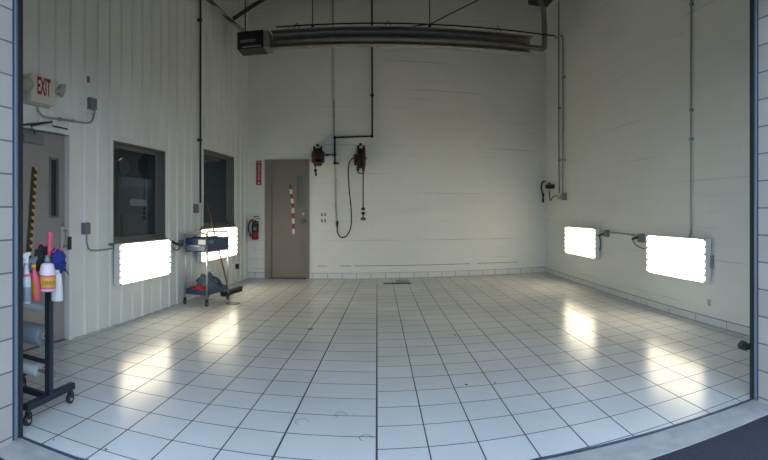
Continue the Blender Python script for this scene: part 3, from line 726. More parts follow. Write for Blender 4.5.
mb, _ = bp_([(332.8, -40), (333.5, 100), (335.6, 205), (336.8, 221)], 0.016, 0.022, None, ''); mb.build('pipe', M['wpaint'], t)
for y in (180, 205):
    a = WB.at(335.6, y, .02); mb = WB.mb(); mb.box((a[0]-0.03, 0, a[1]-0.014), (a[0]+0.03, 0.042, a[1]+0.014), 0.003); mb.build('clamp', M['wpaint'], t)

def hose_reel(xc, y0, y1, wpx, label, flip=1):
    off = 0.27; a = WB.at(xc, y0, off); b = WB.at(xc, y1, off); R = (a[1]-b[1])/2; u = (a[0]+b[0])/2; z = (a[1]+b[1])/2
    w = wpx/F*10.0/2
    t = thing('hose_reel', label, 'hose reel', WB.p(u, 0, z-R), 'hose reels on the back wall')
    for s in (-1, 1):
        mb = WB.mb(); mb.lathe([(0.03, 0), (R*0.96, -0.006), (R, 0.004), (R, 0.030), (R*0.96, 0.036), (R*0.5, 0.03), (0.03, 0.03)], (u+s*w, off, z), (-s, 0, 0), 32)
        mb.build('side_disc', M['reel'] if flip*s > 0 else M['blackp'], t)
    mb = WB.mb()
    for k in range(5):
        c = u-w*0.75+k*w*0.375
        ring = [(c, off+R*0.72*cos(a_*pi/12), z+R*0.72*sin(a_*pi/12)) for a_ in range(25)]
        mb.tube(ring, w*0.2, 8)
    mb.cyl((u-w*0.9, off, z), (u+w*0.9, off, z), R*0.66, 24); mb.build('wound_hose', M['reel'] , t)
    mb = WB.mb(); mb.prism([(0.0, z-0.10), (0.0, z+0.10), (off, z+0.04), (off+0.03, z), (off, z-0.04)], u-w-0.03, u-w-0.015, 'yz'); mb.prism([(0.0, z-0.10), (0.0, z+0.10), (off, z+0.04), (off+0.03, z), (off, z-0.04)], u+w+0.015, u+w+0.03, 'yz')
    mb.box((u-w-0.05, 0, z-0.12), (u+w+0.05, 0.012, z+0.12), 0.003); mb.cyl((u-w-0.05, off, z), (u+w+0.05, off, z), 0.02, 12); mb.build('bracket', M['reel'], t)
    mb = WB.mb(); mb.box((u-0.02, off-0.03, z+R-0.01), (u+0.03, off+0.03, z+R+0.04), 0.006); mb.build('top_guide', M['blackp'], t)
    return t, u, z, R, w, off
t, u, z, R, w, off = hose_reel(317.8, 146.0, 165.0, 8.2, 'smaller dark maroon hose reel, left one beside the door')
mb = WB.mb(); mb.box((u-w*0.9, off+0.05, z-R-0.03), (u+w*0.9, off+0.20, z-R+0.05), 0.01); mb.build('roller_guide', M['reel'], t)
mb = WB.mb(); mb.tube([(u+0.05, off+0.1, z-R), (u+0.05, off+0.1, z-R-0.10), (u+0.035, off+0.1, z-R-0.23)], 0.012); mb.build('hose_end', M['hose'], t)
mb = WB.mb(); mb.sphere((u+0.045, off+0.1, z-R-0.12), 0.034); mb.cyl((u+0.035, off+0.1, z-R-0.16), (u+0.035, off+0.1, z-R-0.23), 0.020, 10); mb.build('hose_stopper', M['black'], t)
t, u, z, R, w, off = hose_reel(360.8, 145.2, 171.5, 7.0, 'taller maroon hose reel, right one with long hanging hose', -1)
mb = WB.mb(); mb.cyl((u+w+0.01, off, z), (u+w+0.075, off, z), 0.075, 18); mb.build('hub', M['reel'], t)
mb = WB.mb(); mb.tube([(u-w*0.6, off+0.08, z-R*0.9), (u-w*0.7, off+0.09, z-R-0.03), (u, off+0.1, z-R-0.05), (u+w*0.9, off+0.09, z-R-0.02), (u+w*1.2, off+0.08, z-R*0.7)], 0.012, smoothp=5); mb.build('guide_loop', M['reel'], t)
a = WB.at(363.2, 208, off+.08); ub_ = a[0]
mb = WB.mb(); mb.tube([(ub_, off+0.06, z-R*0.75), (ub_, off+0.08, z-R-0.2), (ub_, off+0.08, a[1])], 0.013, smoothp=4); mb.build('hanging_hose', M['hose'], t)
for y_, r_ in ((209, 0.042), (213.3, 0.042)):
    q = WB.at(363.4, y_, off+.08); mb = WB.mb(); mb.sphere((ub_, off+0.08, q[1]), r_, 14, (1, 1, 0.8)); mb.build('hose_stopper', M['black'], t)
q = WB.at(363.6, 218, off+.08); mb = WB.mb(); mb.cyl((ub_, off+0.08, q[1]-0.03), (ub_, off+0.08, q[1]+0.10), 0.014, 10); mb.box((ub_-0.05, off+0.05, q[1]-0.045), (ub_+0.05, off+0.11, q[1]+0.01), 0.012); mb.build('coupler', M['black'], t)
# supply hose from that reel down to the wall stub
t = thing('supply_hose', 'dark supply hose drooping in a J from right reel to wall stub', 'hose', WB.p(WB.at(350, 230)[0], 0.06, 0.8))
P_ = []
for x, y, o_ in ((356.3, 157.8, 0.27), (352.5, 158.5, 0.26), (349.3, 163, 0.22), (348.3, 172, 0.15), (349.3, 190, 0.10), (351.3, 212, 0.07), (350.8, 227, 0.06), (346.5, 235.8, 0.06), (341, 237.2, 0.06), (337.6, 232.5, 0.06), (337.2, 225, 0.06)):
    a = WB.at(x, y, o_); P_.append((a[0], o_, a[1]))
mb = WB.mb(); mb.tube(P_, 0.0135, smoothp=6); mb.build('hose', M['hose'], t)
a = WB.at(337.2, 222, .06); mb = WB.mb(); mb.cyl((a[0], 0.06, a[1]-0.10), (a[0], 0.06, a[1]+0.03), 0.020, 12); mb.box((a[0]-0.03, 0.0, a[1]-0.06), (a[0]+0.03, 0.05, a[1]+0.00), 0.004); mb.build('wall_stub', M['black'], t)
# wall plate
q0 = WB.at(320.4, 211.5, 0.01); q1 = WB.at(326.7, 223.8, 0.01)
t = thing('outlet_plate', 'white painted outlet plate between door and hose reel hose', 'outlet', WB.p(q0[0], 0, q1[1]))
mb = WB.mb(); mb.box((q1[0], 0, q1[1]), (q0[0], 0.010, q0[1]), 0.003); mb.build('plate', M['back'], t)
for fx in (0.25, 0.75):
    for fz in (0.25, 0.75):
        uu = q1[0]+(q0[0]-q1[0])*fx; zz = q1[1]+(q0[1]-q1[1])*fz; mb = WB.mb(); mb.box((uu-0.018, 0.010, zz-0.035), (uu+0.018, 0.0125, zz+0.035), 0.004); mb.build('socket', M['gbox'], t)

# ------------------------------------------------------------------ back door
t = thing('door_2', 'taupe steel door in the back wall with red and white tape', 'door', WB.p((uD[0]+uD[1])/2, 0, 0), kind='structure')
u0, u1 = uD; ft = 0.105
mb = WB.mb(); mb.box((u0, -0.16, 0), (u0+0.062, 0.035, zD), 0.003); mb.box((u1-ft*1.25, -0.16, 0), (u1, 0.035, zD), 0.003); mb.box((u0+0.062, -0.16, zD-0.14), (u1-ft*1.25, 0.035, zD), 0.003); mb.build('door_frame', M['doorg'], t)
a, b, zt_ = u0+0.062, u1-ft*1.25, zD-0.14
s0 = WB.at(302.6, 175, -.02); s1 = WB.at(297.0, 205, -.02); h = (s0[0], s1[0], s1[1], s0[1])
mb = WB.mb()
for p, q in (((a, -0.06, 0.01), (h[0], -0.015, zt_)), ((h[1], -0.06, 0.01), (b, -0.015, zt_)), ((h[0], -0.06, 0.01), (h[1], -0.015, h[2])), ((h[0], -0.06, h[3]), (h[1], -0.015, zt_))): mb.box(p, q)
mb.build('door_leaf', M['doorg'], t)
mb = WB.mb(); mb.box((h[0], -0.045, h[2]), (h[1], -0.04, h[3])); mb.build('slit_glass', M['frame'], t)
mb = WB.mb(); g = 0.02
for p, q in (((h[0]-g, -0.016, h[2]-g), (h[0], -0.006, h[3]+g)), ((h[1], -0.016, h[2]-g), (h[1]+g, -0.006, h[3]+g)), ((h[0], -0.016, h[3]), (h[1], -0.006, h[3]+g)), ((h[0], -0.016, h[2]-g), (h[1], -0.006, h[2]))): mb.box(p, q)
mb.build('slit_frame', M['doorg'], t)
k_ = WB.at(303.2, 221.5, 0.03); mb = WB.mb(); mb.cyl((k_[0], -0.015, k_[1]), (k_[0], 0.03, k_[1]), 0.018, 12); mb.sphere((k_[0], 0.045, k_[1]), 0.038); mb.build('door_knob', M['brass'], t)
mb = WB.mb(); k2_ = WB.at(303.2, 214, .0); mb.cyl((k2_[0], -0.015, k2_[1]), (k2_[0], 0.0, k2_[1]), 0.028, 14); mb.build('deadbolt', M['brass'], t)
mb = WB.mb(); mb.box((u0+0.062, -0.1, 0), (u1-ft*1.25, 0.02, 0.018)); mb.build('threshold', M['black'], t)
mb = WB.mb(); top = WB.at(290.2, 184.5, -.012); mid = WB.at(293.0, 208, -.012); bot = WB.at(293.5, 234, -.012)
def lerp(a, b, f): return a[0]+(b[0]-a[0])*f, a[1]+(b[1]-a[1])*f
n = 10
for k in range(n):
    def pt(f): return lerp(top, mid, f*2) if f < 0.5 else lerp(mid, bot, f*2-1)
    p, q = pt(k/n), pt((k+1)/n); w = 0.026; mb.mi = k % 2
    mb.poly([(p[0]-w, -0.012, p[1]), (p[0]+w, -0.012, p[1]), (q[0]+w, -0.012, q[1]), (q[0]-w, -0.012, q[1])], [(0,1,2,3)])
mb.build('striped_tape', [M['red'], M['offw']], t)['label'] = 'red and white striped tape strip'

# fire extinguisher sign
p = WB.at(256.0, 160.5, .01); q = WB.at(261.4, 185, .01)
t = thing('extinguisher_sign', 'narrow vertical red fire extinguisher sign left of the door', 'sign', WB.p((p[0]+q[0])/2, 0, q[1]))
mb = WB.mb(); mb.box((q[0], 0, q[1]), (p[0], 0.006, p[1]), 0.001); pn = mb.build('sign_panel', M['red'], t)
um = (p[0]+q[0])/2; hh = p[1]-q[1]; ww = p[0]-q[0]
text_on(WB, 'FIRE', um, p[1]-hh*0.085, 0.0065, ww*0.42, M['offw'], 'lettering', pn)
text_on(WB, 'EXTINGUISHER', um, p[1]-hh*0.49, 0.0065, ww*0.62, M['offw'], 'lettering', pn, rot=-pi/2, sx=0.68)
mb = WB.mb(); za = q[1]+hh*0.04; mb.prism([(um, za), (um-ww*0.28, za+hh*0.06), (um-ww*0.1, za+hh*0.06), (um-ww*0.1, za+hh*0.09), (um+ww*0.1, za+hh*0.09), (um+ww*0.1, za+hh*0.06), (um+ww*0.28, za+hh*0.06)], 0.006, 0.008); mb.build('arrow', M['offw'], pn)

# fire extinguisher
off = 0.13; c0 = WB.at(255.2, 239.7, off); ctop = WB.at(255, 220.5, off)
t = thing('fire_extinguisher', 'red fire extinguisher with black hose on the back wall left of the door', 'fire extinguisher', WB.p(c0[0], 0, c0[1]))
R = 0.072; z0 = c0[1]; z1 = ctop[1]; u = c0[0]
mb = WB.mb(); mb.lathe([(R*0.75, 0), (R, 0.02), (R, z1-z0-0.09), (R*0.8, z1-z0-0.04), (R*0.4, z1-z0-0.01), (0.02, z1-z0)], (u, off, z0), seg=24); mb.build('cylinder', M['red'], t)
mb = WB.mb(); mb.lathe([(R+0.001, 0), (R+0.002, 0.002), (R+0.002, 0.17), (R+0.001, 0.172)], (u, off, z0+0.155), seg=24); mb.build('label_band', M['black'], t)
mb = WB.mb(); mb.box((u-0.03, off+R+0.001, z0+0.20), (u+0.03, off+R+0.005, z0+0.27), 0.001); mb.build('instruction_card', M['gbox'], t)
mb = WB.mb(); mb.cyl((u, off, z1-0.01), (u, off, z1+0.06), 0.022, 12); mb.box((u-0.09, off-0.012, z1+0.075), (u+0.03, off+0.012, z1+0.092), 0.004)
mb.poly([(u-0.10, off-0.01, z1+0.03), (u+0.01, off-0.01, z1+0.045), (u+0.01, off-0.01, z1+0.06), (u-0.10, off-0.01, z1+0.045), (u-0.10, off+0.01, z1+0.03), (u+0.01, off+0.01, z1+0.045), (u+0.01, off+0.01, z1+0.06), (u-0.10, off+0.01, z1+0.045)],
        [(0,3,2,1),(4,5,6,7),(0,1,5,4),(1,2,6,5),(2,3,7,6),(3,0,4,7)])
mb.cyl((u-0.0, off, z1+0.02), (u+0.05, off, z1+0.02), 0.012, 8); mb.build('valve_handle', M['black'], t)
mb = WB.mb(); mb.cyl((u, off+0.02, z1+0.03), (u, off+0.045, z1+0.03), 0.02, 14); mb.build('gauge', M['white'], t)
mb = WB.mb(); mb.tube([(u+0.05, off, z1+0.02), (u+0.10, off+0.01, z1-0.01), (u+0.135, off+0.02, z1-0.10), (u+0.13, off+0.03, z1-0.22), (u+0.095, off+0.03, z1-0.29)], 0.014, smoothp=6); mb.cyl((u+0.095, off+0.03, z1-0.34), (u+0.097, off+0.03, z1-0.27), 0.020, 12, 0.014); mb.build('hose', M['black'], t)
mb = WB.mb(); mb.box((u-0.03, 0, z1-0.2), (u+0.03, off-R+0.01, z1-0.02), 0.003); mb.lathe([(R+0.003, 0), (R+0.006, 0.003), (R+0.006, 0.022), (R+0.003, 0.025)], (u, off, z0+0.36), seg=24); mb.build('bracket', M['black'], t)

# ------------------------------------------------------------------ radiant tube heater
YH = 8.5
def hp(x, y, Y=YH): d = ray(x); r = Y/d.y; return Vector((d.x*r, Y, H+(CYP-y)/F*r))
t = thing('tube_heater', 'long grey radiant tube heater hung high across the bay', 'heater', (0, YH, 4.2))
xl = hp(271, 40).x; xr = hp(533, 45).x; zt_ = 4.66; zb2 = 4.335
# trough: opens towards the bay and down
sec = [(-0.02, zb2-0.0), (0.06, zb2-0.02), (0.20, zb2+0.05), (0.26, zb2+0.18), (0.17, zt_-0.01), (0.02, zt_), (-0.10, zt_-0.03)]
tk = 0.008
outer = [(YH+a, b) for a, b in sec]; inner = [(YH+a*0.93-0.004, b + (0.008 if b < 4.45 else -0.008)) for a, b in sec]
for j, (xa, xb_) in enumerate(((xl, -0.35), (-0.36, 1.35), (1.34, xr))):
    mb = MB(); d_ = -0.006*j; mb.prism([(p[0], p[1]+d_) for p in outer] + [(p[0], p[1]+d_) for p in reversed(inner)], xa, xb_, 'yz'); mb.build('reflector', M['alum'], t)
mb = MB(); zc = hp(490, 43.0).z; xe = hp(543.5, 43).x; mb.cyl((xl-0.05, YH+0.03, zc), (xe, YH+0.03, zc), 0.052, 22); mb.build('radiant_tube', M['tubem'], t)
mb = MB(); xg = hp(555, 31).x; mb.cyl((xl+0.1, YH-0.04, zt_+0.035), (xe+0.22, YH-0.04, zt_+0.03), 0.013, 10); mb.build('gas_pipe', M['blackp'], t)
mb = MB(); mb.tube([(xe-0.06, YH+0.03, zc), (xe+0.0, YH+0.03, zc+0.02), (xe+0.03, YH+0.03, zc+0.1), (xe+0.02, YH+0.05, 5.15), (xe-0.05, YH+0.1, 5.42)], 0.05, 16, smoothp=4); mb.build('exhaust_pipe', M['tubem'], t)
mb = MB(); mb.box((xe-0.2, YH-0.1, 5.36), (xe+0.2, YH+0.35, 5.70), 0.03); mb.cyl((xe, YH+0.14, 5.6), (xe, YH+0.14, TOPZ), 0.12, 20); mb.build('exhaust_fan_box', M['dksteel'], t)
bx = (hp(239.5, 45).x, hp(270.5, 45).x); za, zb3 = hp(255, 52.0).z, hp(255, 33.5).z
mb = MB(); mb.box((bx[0], YH-0.16, za+0.02), (bx[1]-0.10, YH+0.24, zb3), 0.012); b_ = mb.build('burner_box', M['burner'], t)
mb = MB(); mb.box((bx[1]-0.10, YH-0.14, za+0.02), (bx[1], YH+0.22, zb3-0.01), 0.01); mb.build('burner_flange', M['alum'], b_)
mb = MB(); mb.box((bx[0]+0.06, YH-0.165, za+0.13), (bx[1]-0.24, YH-0.158, za+0.18), 0.002); mb.build('rating_label', M['gbox'], b_)
mb = MB(); mb.box((bx[0]+0.10, YH-0.165, za+0.04), (bx[1]-0.14, YH-0.158, za+0.065), 0.002); mb.build('edge_strip', M['galv'], b_)
for x, y0_ in ((312.2, 27), (430, 26)):
    p = hp(x, y0_); mb = MB(); mb.cyl((p.x, YH+0.05, zt_), (p.x, YH+0.05, TOPZ), 0.009, 8); mb.sphere((p.x, YH+0.05, zt_+0.03), 0.03); h_ = mb.build('hanging_rod', M['dksteel'], t)
p = hp(243, 0); mb = MB(); mb.cyl((p.x+0.03, YH+0.05, zb3), (p.x+0.03, YH+0.05, TOPZ), 0.012, 8); mb.build('hanging_rod', M['dksteel'], t)
for x in (297, 388, 498):
    p = hp(x, 30); mb = MB(); mb.tube([(p.x-0.05, YH-0.03, zt_), (p.x, YH-0.03, zt_+0.09), (p.x+0.05, YH-0.03, zt_)], 0.008); mb.build('suspension_loop', M['dksteel'], t)
p = hp(430, 24); q = hp(478, 0, YH); mb = MB(); d_ = (q-p); mb.tube([p+Vector((0, 0.02, 0)), p+d_*2.4], 0.010, 8)
for f_ in (1.0,): mb.tube([hp(380, 28.5), hp(405, 27.2), p], 0.010, 8, smoothp=4)
tag(mb.build('support_wire', M['dksteel']), 'thin dark wire slanting up from heater toward the roof', 'wire')
# gas connector, braided, from the roof by the left wall to the burner
p0 = hp(247, 33, YH-0.02); p1 = hp(209, 0, 7.4); dd = p1-p0
mb = MB(); mb.tube([p0, p0+dd*0.33+Vector((0, 0, -0.03)), p0+dd*0.66+Vector((0, 0, -0.02)), p1, p1+dd*0.5, p1+dd*0.9], 0.032, 10, smoothp=5)
tag(mb.build('gas_connector', stripe_mat('braided_connector', (0.30, 0.28, 0.25), (0.03, 0.03, 0.03), 9.0, 'Z', 0.55)), 'braided gas line slanting from roof to left end of heater', 'pipe')
a = hp(233, 19, 8.2); b = hp(262, 0, 8.2); d_ = (b-a); mb = MB(); e = a+d_*2.6
dirn = d_.normalized(); mb2 = MB(); mb2.tube([a, e], 0.04, 4); mb2.tube([a+Vector((0, 0.05, 0.03)), e+Vector((0, 0.05, 0.03))], 0.03, 4)
struct('trim_9', mb2, M['dksteel'], 'dark steel roof brace above the left end of the heater')

# roof joists (mostly above the picture)
for j, Y in enumerate((4.2, 6.6, 9.4)):
    mb = MB(); mb.box((-3.4, Y-0.05, 6.55), (3.85, Y+0.05, TOPZ-0.02)); mb.box((-3.4, Y-0.05, 6.15), (3.85, Y+0.05, 6.2))
    for k in range(18):
        xa = -3.4+k*0.4; mb.tube([(xa, Y, 6.18), (xa+0.2, Y, 6.56), (xa+0.4, Y, 6.18)], 0.012, 6)
    struct('trim_%d' % (10+j), mb, M['dksteel'], 'dark open-web roof joist high across the bay')

# ------------------------------------------------------------------ floor drains
g0 = ground(383.3, 283.4); g1 = ground(411, 283.2)
t = thing('slot_drain', 'dark slot drain in the floor near the back wall', 'drain', ((g0.x+g1.x)/2, g0.y, 0.0))
mb = MB(); mb.box((g0.x, g0.y-0.09, 0.0), (g1.x, g0.y+0.09, 0.003)); mb.build('frame', M['dksteel'], t)
mb = MB()
for k in range(12): x = g0.x+0.02+k*(g1.x-g0.x-0.04)/12; mb.box((x, g0.y-0.07, 0.003), (x+0.02, g0.y+0.07, 0.006))
mb.build('grate', M['blackp'], t)
g = ground(401.8, 281.0); mb = MB(); mb.lathe([(0.15, 0), (0.15, 0.003), (0.12, 0.004), (0.11, 0.002), (0.03, 0.004)], (g.x, g.y, 0)); tag(mb.build('round_drain', M['gbox']), 'round grey drain cover behind the slot drain', 'drain')
g = ground(233, 303.5); mb = MB(); mb.lathe([(0.115, 0), (0.115, 0.004), (0.095, 0.006), (0.085, 0.003), (0.03, 0.005)], (g.x, g.y, 0)); tag(mb.build('round_drain', M['blackp']), 'round dark drain cover on floor right of the cart', 'drain')
# small chips and marks on the tiles
for x, y, r_ in ((455, 335, 0.014), (466, 384.5, 0.012), (495, 383, 0.012), (310, 329, 0.03), (106, 449.5, 0.010), (54, 440, 0.007)):
    g = ground(x, y); mb = MB(); pts = [(g.x+r_*(1+0.4*sin(k*2.3+x))*cos(2*pi*k/9), g.y+r_*(1+0.4*cos(k*1.7))*sin(2*pi*k/9)) for k in range(9)]
    mb.prism(pts, 0.0, 0.0015, 'xy'); tag(mb.build('floor_chip', M['caulk']), 'small dark chips in the white floor tiles', 'chip', 'chips in the floor tiles')
for x, y, r_ in ((302, 422, 0.045), (341, 415, 0.04), (366, 438, 0.04)):
    g = ground(x, y); mb = MB(); ring = [(g.x+r_*cos(a_*0.42), g.y+r_*sin(a_*0.42)*1.1, 0.0005) for a_ in range(11)]
    mb.tube(ring, 0.0022, 4); tag(mb.build('scuff_mark', M['gbox']), 'faint curved scuff marks on tiles near threshold', 'mark', 'scuffs on the floor')

# ------------------------------------------------------------------ utility cart
A0 = ground(182.8, 304.8); B0 = ground(206.8, 306.6); C0 = ground(228.0, 299.5)
xax = Vector((1, 0, 0)); yax = (Vector((C0.x, C0.y))-Vector((B0.x, B0.y))); Lc = yax.length; yax.normalize()
W_ = Vector((B0.x-A0.x, B0.y-A0.y)).length; xax2 = Vector((yax.y, -yax.x))
CM = Matrix(((xax2.x, yax.x, 0, B0.x-xax2.x*W_), (xax2.y, yax.y, 0, B0.y-xax2.y*W_), (0, 0, 1, 0), (0, 0, 0, 1)))
WC = W_
t = thing('utility_cart', 'blue two-tier tool cart with chrome corner posts against the left wall', 'cart', CM @ Vector((WC/2, Lc/2, 0)))
mk = lambda: MB(CM)
def tray(mb, z0, z1, lip=0.012):
    mb.box((0.0, 0.0, z0), (WC, Lc, z0+0.012)); mb.box((0, 0, z0), (lip, Lc, z1), 0.003); mb.box((WC-lip, 0, z0), (WC, Lc, z1), 0.003); mb.box((0, 0, z0), (WC, lip, z1), 0.003); mb.box((0, Lc-lip, z0), (WC, Lc, z1), 0.003)
mb = mk(); tray(mb, 0.16, 0.235); mb.build('lower_tray', M['cartb'], t)
mb = mk(); tray(mb, 0.80, 1.005); mb.box((0.01, 0.01, 0.80), (WC-0.01, Lc-0.01, 0.95)); up = mb.build('upper_tray', M['cartb'], t)
mb = mk(); mb.box((0.03, -0.016, 0.82), (WC-0.03, 0.002, 0.905), 0.006); dr = mb.build('drawer', mat('blue_drawer_enamel', (0.13, 0.18, 0.25), 0.35), t)
mb = mk(); mb.box((0.10, -0.032, 0.885), (WC-0.10, -0.014, 0.90), 0.004); mb.build('drawer_pull', M['chrome'], dr)
mb = mk(); mb.box((WC-0.145, -0.008, 0.915), (WC-0.02, -0.001, 0.985), 0.001); mb.build('label_plate', M['white'], up)
mb = mk(); mb.box((WC, 0.05, 0.925), (WC+0.006, 0.20, 0.975), 0.001); mb.build('label_plate', M['film'], up)
mb = mk(); mb.box((WC-0.001, 0.02, 0.795), (WC+0.010, Lc-0.02, 0.815), 0.003); mb.build('edge_strip', M['chrome'], up)
for cx, cy in ((0, 0), (WC, 0), (0, Lc), (WC, Lc)):
    zt2 = 1.075
    mb = mk(); mb.cyl((cx, cy, 0.10), (cx, cy, zt2), 0.0145, 14); ps = mb.build('corner_post', M['chrome'], t)
    mb = mk(); mb.box((cx-0.02, cy-0.014, 0.055), (cx+0.02, cy+0.014, 0.105), 0.004); mb.cyl((cx-0.014, cy, 0.036), (cx+0.014, cy, 0.036), 0.036, 18); ca = mb.build('caster', M['black'], t)
    mb = mk(); mb.cyl((cx-0.018, cy, 0.036), (cx+0.018, cy, 0.036), 0.014, 12); mb.build('caster_hub', M['brass'], ca)
mb = mk(); mb.tube([(0, 0, 1.07), (0.01, 0, 1.085), (WC-0.01, 0, 1.085), (WC, 0, 1.07)], 0.0135, 12); mb.build('push_handle', M['chrome'], t)
mb = mk(); mb.tube([(0, Lc, 1.07), (0.01, Lc, 1.085), (WC-0.01, Lc, 1.085), (WC, Lc, 1.07)], 0.0135, 12); mb.build('push_handle', M['chrome'], t)
mb = mk(); mb.tube([(WC, 0, 1.035), (WC, Lc, 1.035)], 0.009, 10); mb.tube([(0, 0, 1.035), (0, Lc, 1.035)], 0.009, 10); mb.build('side_rail', M['chrome'], t)

def cloth(mx, cx, cy, z0, rx, ry, h, seed, m, name, nx=30):
    """a crumpled cloth: a closed lump with folds, flat underneath"""
    mb = MB(mx); vs = []; fs = []; n = nx; rg = 10
    for i in range(rg+1):
        f = i/rg
        for k in range(n):
            a = 2*pi*k/n; e = 1+0.22*noise.noise(Vector((cos(a)*1.6+seed, sin(a)*1.6, seed)))
            r = f*e; x = cx+rx*r*cos(a); y = cy+ry*r*sin(a)
            hh = h*(1-f**3.5)*(0.75+0.7*noise.noise(Vector((x*9+seed, y*9, seed*2)))) + h*0.25*abs(noise.noise(Vector((x*22, y*22+seed, 3))))*(1 if f < 1 else 0)
            vs.append((x, y, z0+0.004+max(hh, 0.006 if f < 1 else 0)))
    b = len(vs)
    for k in range(n): v = vs[rg*n+k]; vs.append((v[0], v[1], z0))
    for i in range(rg):
        for k in range(n): k2 = (k+1) % n; fs.append((i*n+k, i*n+k2, (i+1)*n+k2, (i+1)*n+k))
    for k in range(n): k2 = (k+1) % n; fs.append((rg*n+k, rg*n+k2, b+k2, b+k))
    fs.append(tuple(b+k for k in range(n)))
    mb.poly(vs, fs, True); bmesh.ops.remove_doubles(mb.bm, verts=mb.bm.verts, dist=1e-6)
    return mb
t = thing('tool_bag', 'faded blue cloth bag with dark straps on the cart lower tray', 'bag', CM @ Vector((WC*0.55, Lc*0.5, 0.172)))
cloth(CM, WC*0.52, Lc*0.50, 0.172, 0.175, 0.25, 0.27, 3.1, M['denim'], '').build('bag_body', M['denim'], t)
mb = mk(); mb.tube([(WC*0.25, Lc*0.25, 0.33), (WC*0.4, Lc*0.32, 0.385), (WC*0.6, Lc*0.5, 0.395), (WC*0.78, Lc*0.72, 0.35), (WC*0.9, Lc*0.8, 0.24)], 0.016, 8, smoothp=5)
mb.tube([(WC*0.3, Lc*0.5, 0.36), (WC*0.5, Lc*0.6, 0.40), (WC*0.85, Lc*0.55, 0.37), (WC*0.95, Lc*0.66, 0.25)], 0.014, 8, smoothp=5); mb.build('strap', M['cartb'], t)
mb = cloth(CM, WC*0.46, Lc*0.17, 0.173, 0.17, 0.10, 0.15, 8.4, M['redc'], ''); tag(mb.build('red_rag', M['redc']), 'crumpled red rag at the near end of the cart lower tray', 'rag')

# ------------------------------------------------------------------ broom and squeegee
bh = ground(229.5, 294, 0.03); tp3 = WL.p(WL.at(205.3, 199, 0.05)[0], 0.06, WL.at(205.3, 199, 0.05)[1])
t = thing('floor_broom', 'wooden-handled push broom leaning behind the cart', 'broom', (bh.x, bh.y, 0))
mb = MB(); mb.cyl((bh.x, bh.y, 0.05), tp3, 0.014, 12); mb.build('handle', M['wood'], t)
e0 = ground(222, 296.5, 0.0); e1 = ground(241, 290.5, 0.0); dv = (e1-e0).normalized(); nv = Vector((-dv.y, dv.x, 0)); Lb = (e1-e0).length
BMx = Matrix(((dv.x, nv.x, 0, e0.x), (dv.y, nv.y, 0, e0.y), (0, 0, 1, 0), (0, 0, 0, 1)))
mb = MB(BMx); mb.box((0, -0.035, 0.045), (Lb, 0.035, 0.085), 0.008); hd = mb.build('head_block', M['black'], t)
mb = MB(BMx)
for k in range(int(Lb/0.03)):
    for j in (-1, 0, 1): x = 0.015+k*0.03; mb.lathe([(0.012, 0), (0.008, 0.05)], (x, j*0.024, 0.0), seg=6)
mb.build('bristles', M['bristle'], hd)

# ------------------------------------------------------------------ rack near the opening
XR = -2.10; XB = -2.57
def E(x, y, X): d = ray(x); r = X/d.x; return Vector((X, d.y*r, H+(CYP-y)/F*r))
t = thing('roll_rack', 'dark steel rolling rack holding film rolls beside the left jamb', 'rack', ((XR+XB)/2, 2.62, 0))
for X in (XR, XB):
    mb = MB(); mb.box((X-0.022, 2.37, 0.10), (X+0.022, 2.90, 0.145), 0.004); bs = mb.build('base_bar', M['rackm'], t)
    mb = MB(); mb.box((X-0.022, 2.595, 0.145), (X+0.022, 2.64, 1.04), 0.004); mb.build('upright', M['rackm'], t)
    mb = MB(); mb.box((X-0.015, 2.38, 1.00), (X+0.015, 2.77, 1.03), 0.004); mb.build('top_rail', M['rackm'], t)
    for Y in (2.40, 2.87):
        mb = MB(); mb.cyl((X, Y, 0.075), (X, Y, 0.10), 0.018, 12); mb.box((X-0.02, Y-0.016, 0.04), (X+0.02, Y+0.02, 0.082), 0.005); mb.cyl((X-0.013, Y-0.008, 0.035), (X+0.013, Y-0.008, 0.035), 0.035, 20); cs = mb.build('caster', M['black'], t)
        mb = MB(); mb.cyl((X-0.017, Y-0.008, 0.035), (X+0.017, Y-0.008, 0.035), 0.014, 12); mb.build('caster_hub', M['brass'], cs)
for z, s in ((0.122, 0.02), (0.36, 0.014)):
    mb = MB(); mb.box((XB+0.022, 2.617-s, z-s), (XR-0.022, 2.617+s, z+s), 0.003); mb.build('stretcher', M['rackm'], t)
for z in (0.52, 0.265, 0.72):
    mb = MB(); mb.cyl((XB+0.02, 2.665, z), (XR+0.012, 2.665, z), 0.011, 12); mb.box((XR-0.02, 2.64, z-0.02), (XR+0.015, 2.68, z+0.02), 0.003); mb.build('roll_spindle', M['gbox'], t)
for z, r_, x0, x1, m_, lb in ((0.52, 0.078, XB+0.04, XR-0.085, M['film'], 'thick blue-grey film roll in the middle of the rolling rack'), (0.265, 0.048, XB+0.04, XR-0.14, M['filmw'], 'small pale film roll lowest on the rolling rack'), (0.72, 0.034, XB+0.04, XR-0.05, M['filmw'], 'thin pale roll high on the rolling rack behind the bottles')):
    tt = thing('film_roll', lb, 'roll', ((x0+x1)/2, 2.665, z-r_), 'rolls on the rolling rack')
    mb = MB(); mb.lathe([(0.020, 0), (r_*0.96, 0), (r_, 0.004), (r_, x1-x0-0.004), (r_*0.96, x1-x0), (0.020, x1-x0)], (x0, 2.665, z), (1, 0, 0), 30, cap=False); mb.build('wound_film', m_, tt)
    mb = MB(); mb.lathe([(0.012, -0.005), (0.020, -0.005), (0.020, x1-x0+0.006), (0.012, x1-x0+0.006)], (x0, 2.665, z), (1, 0, 0), 20, cap=False); mb.build('core', M['offw'], tt)

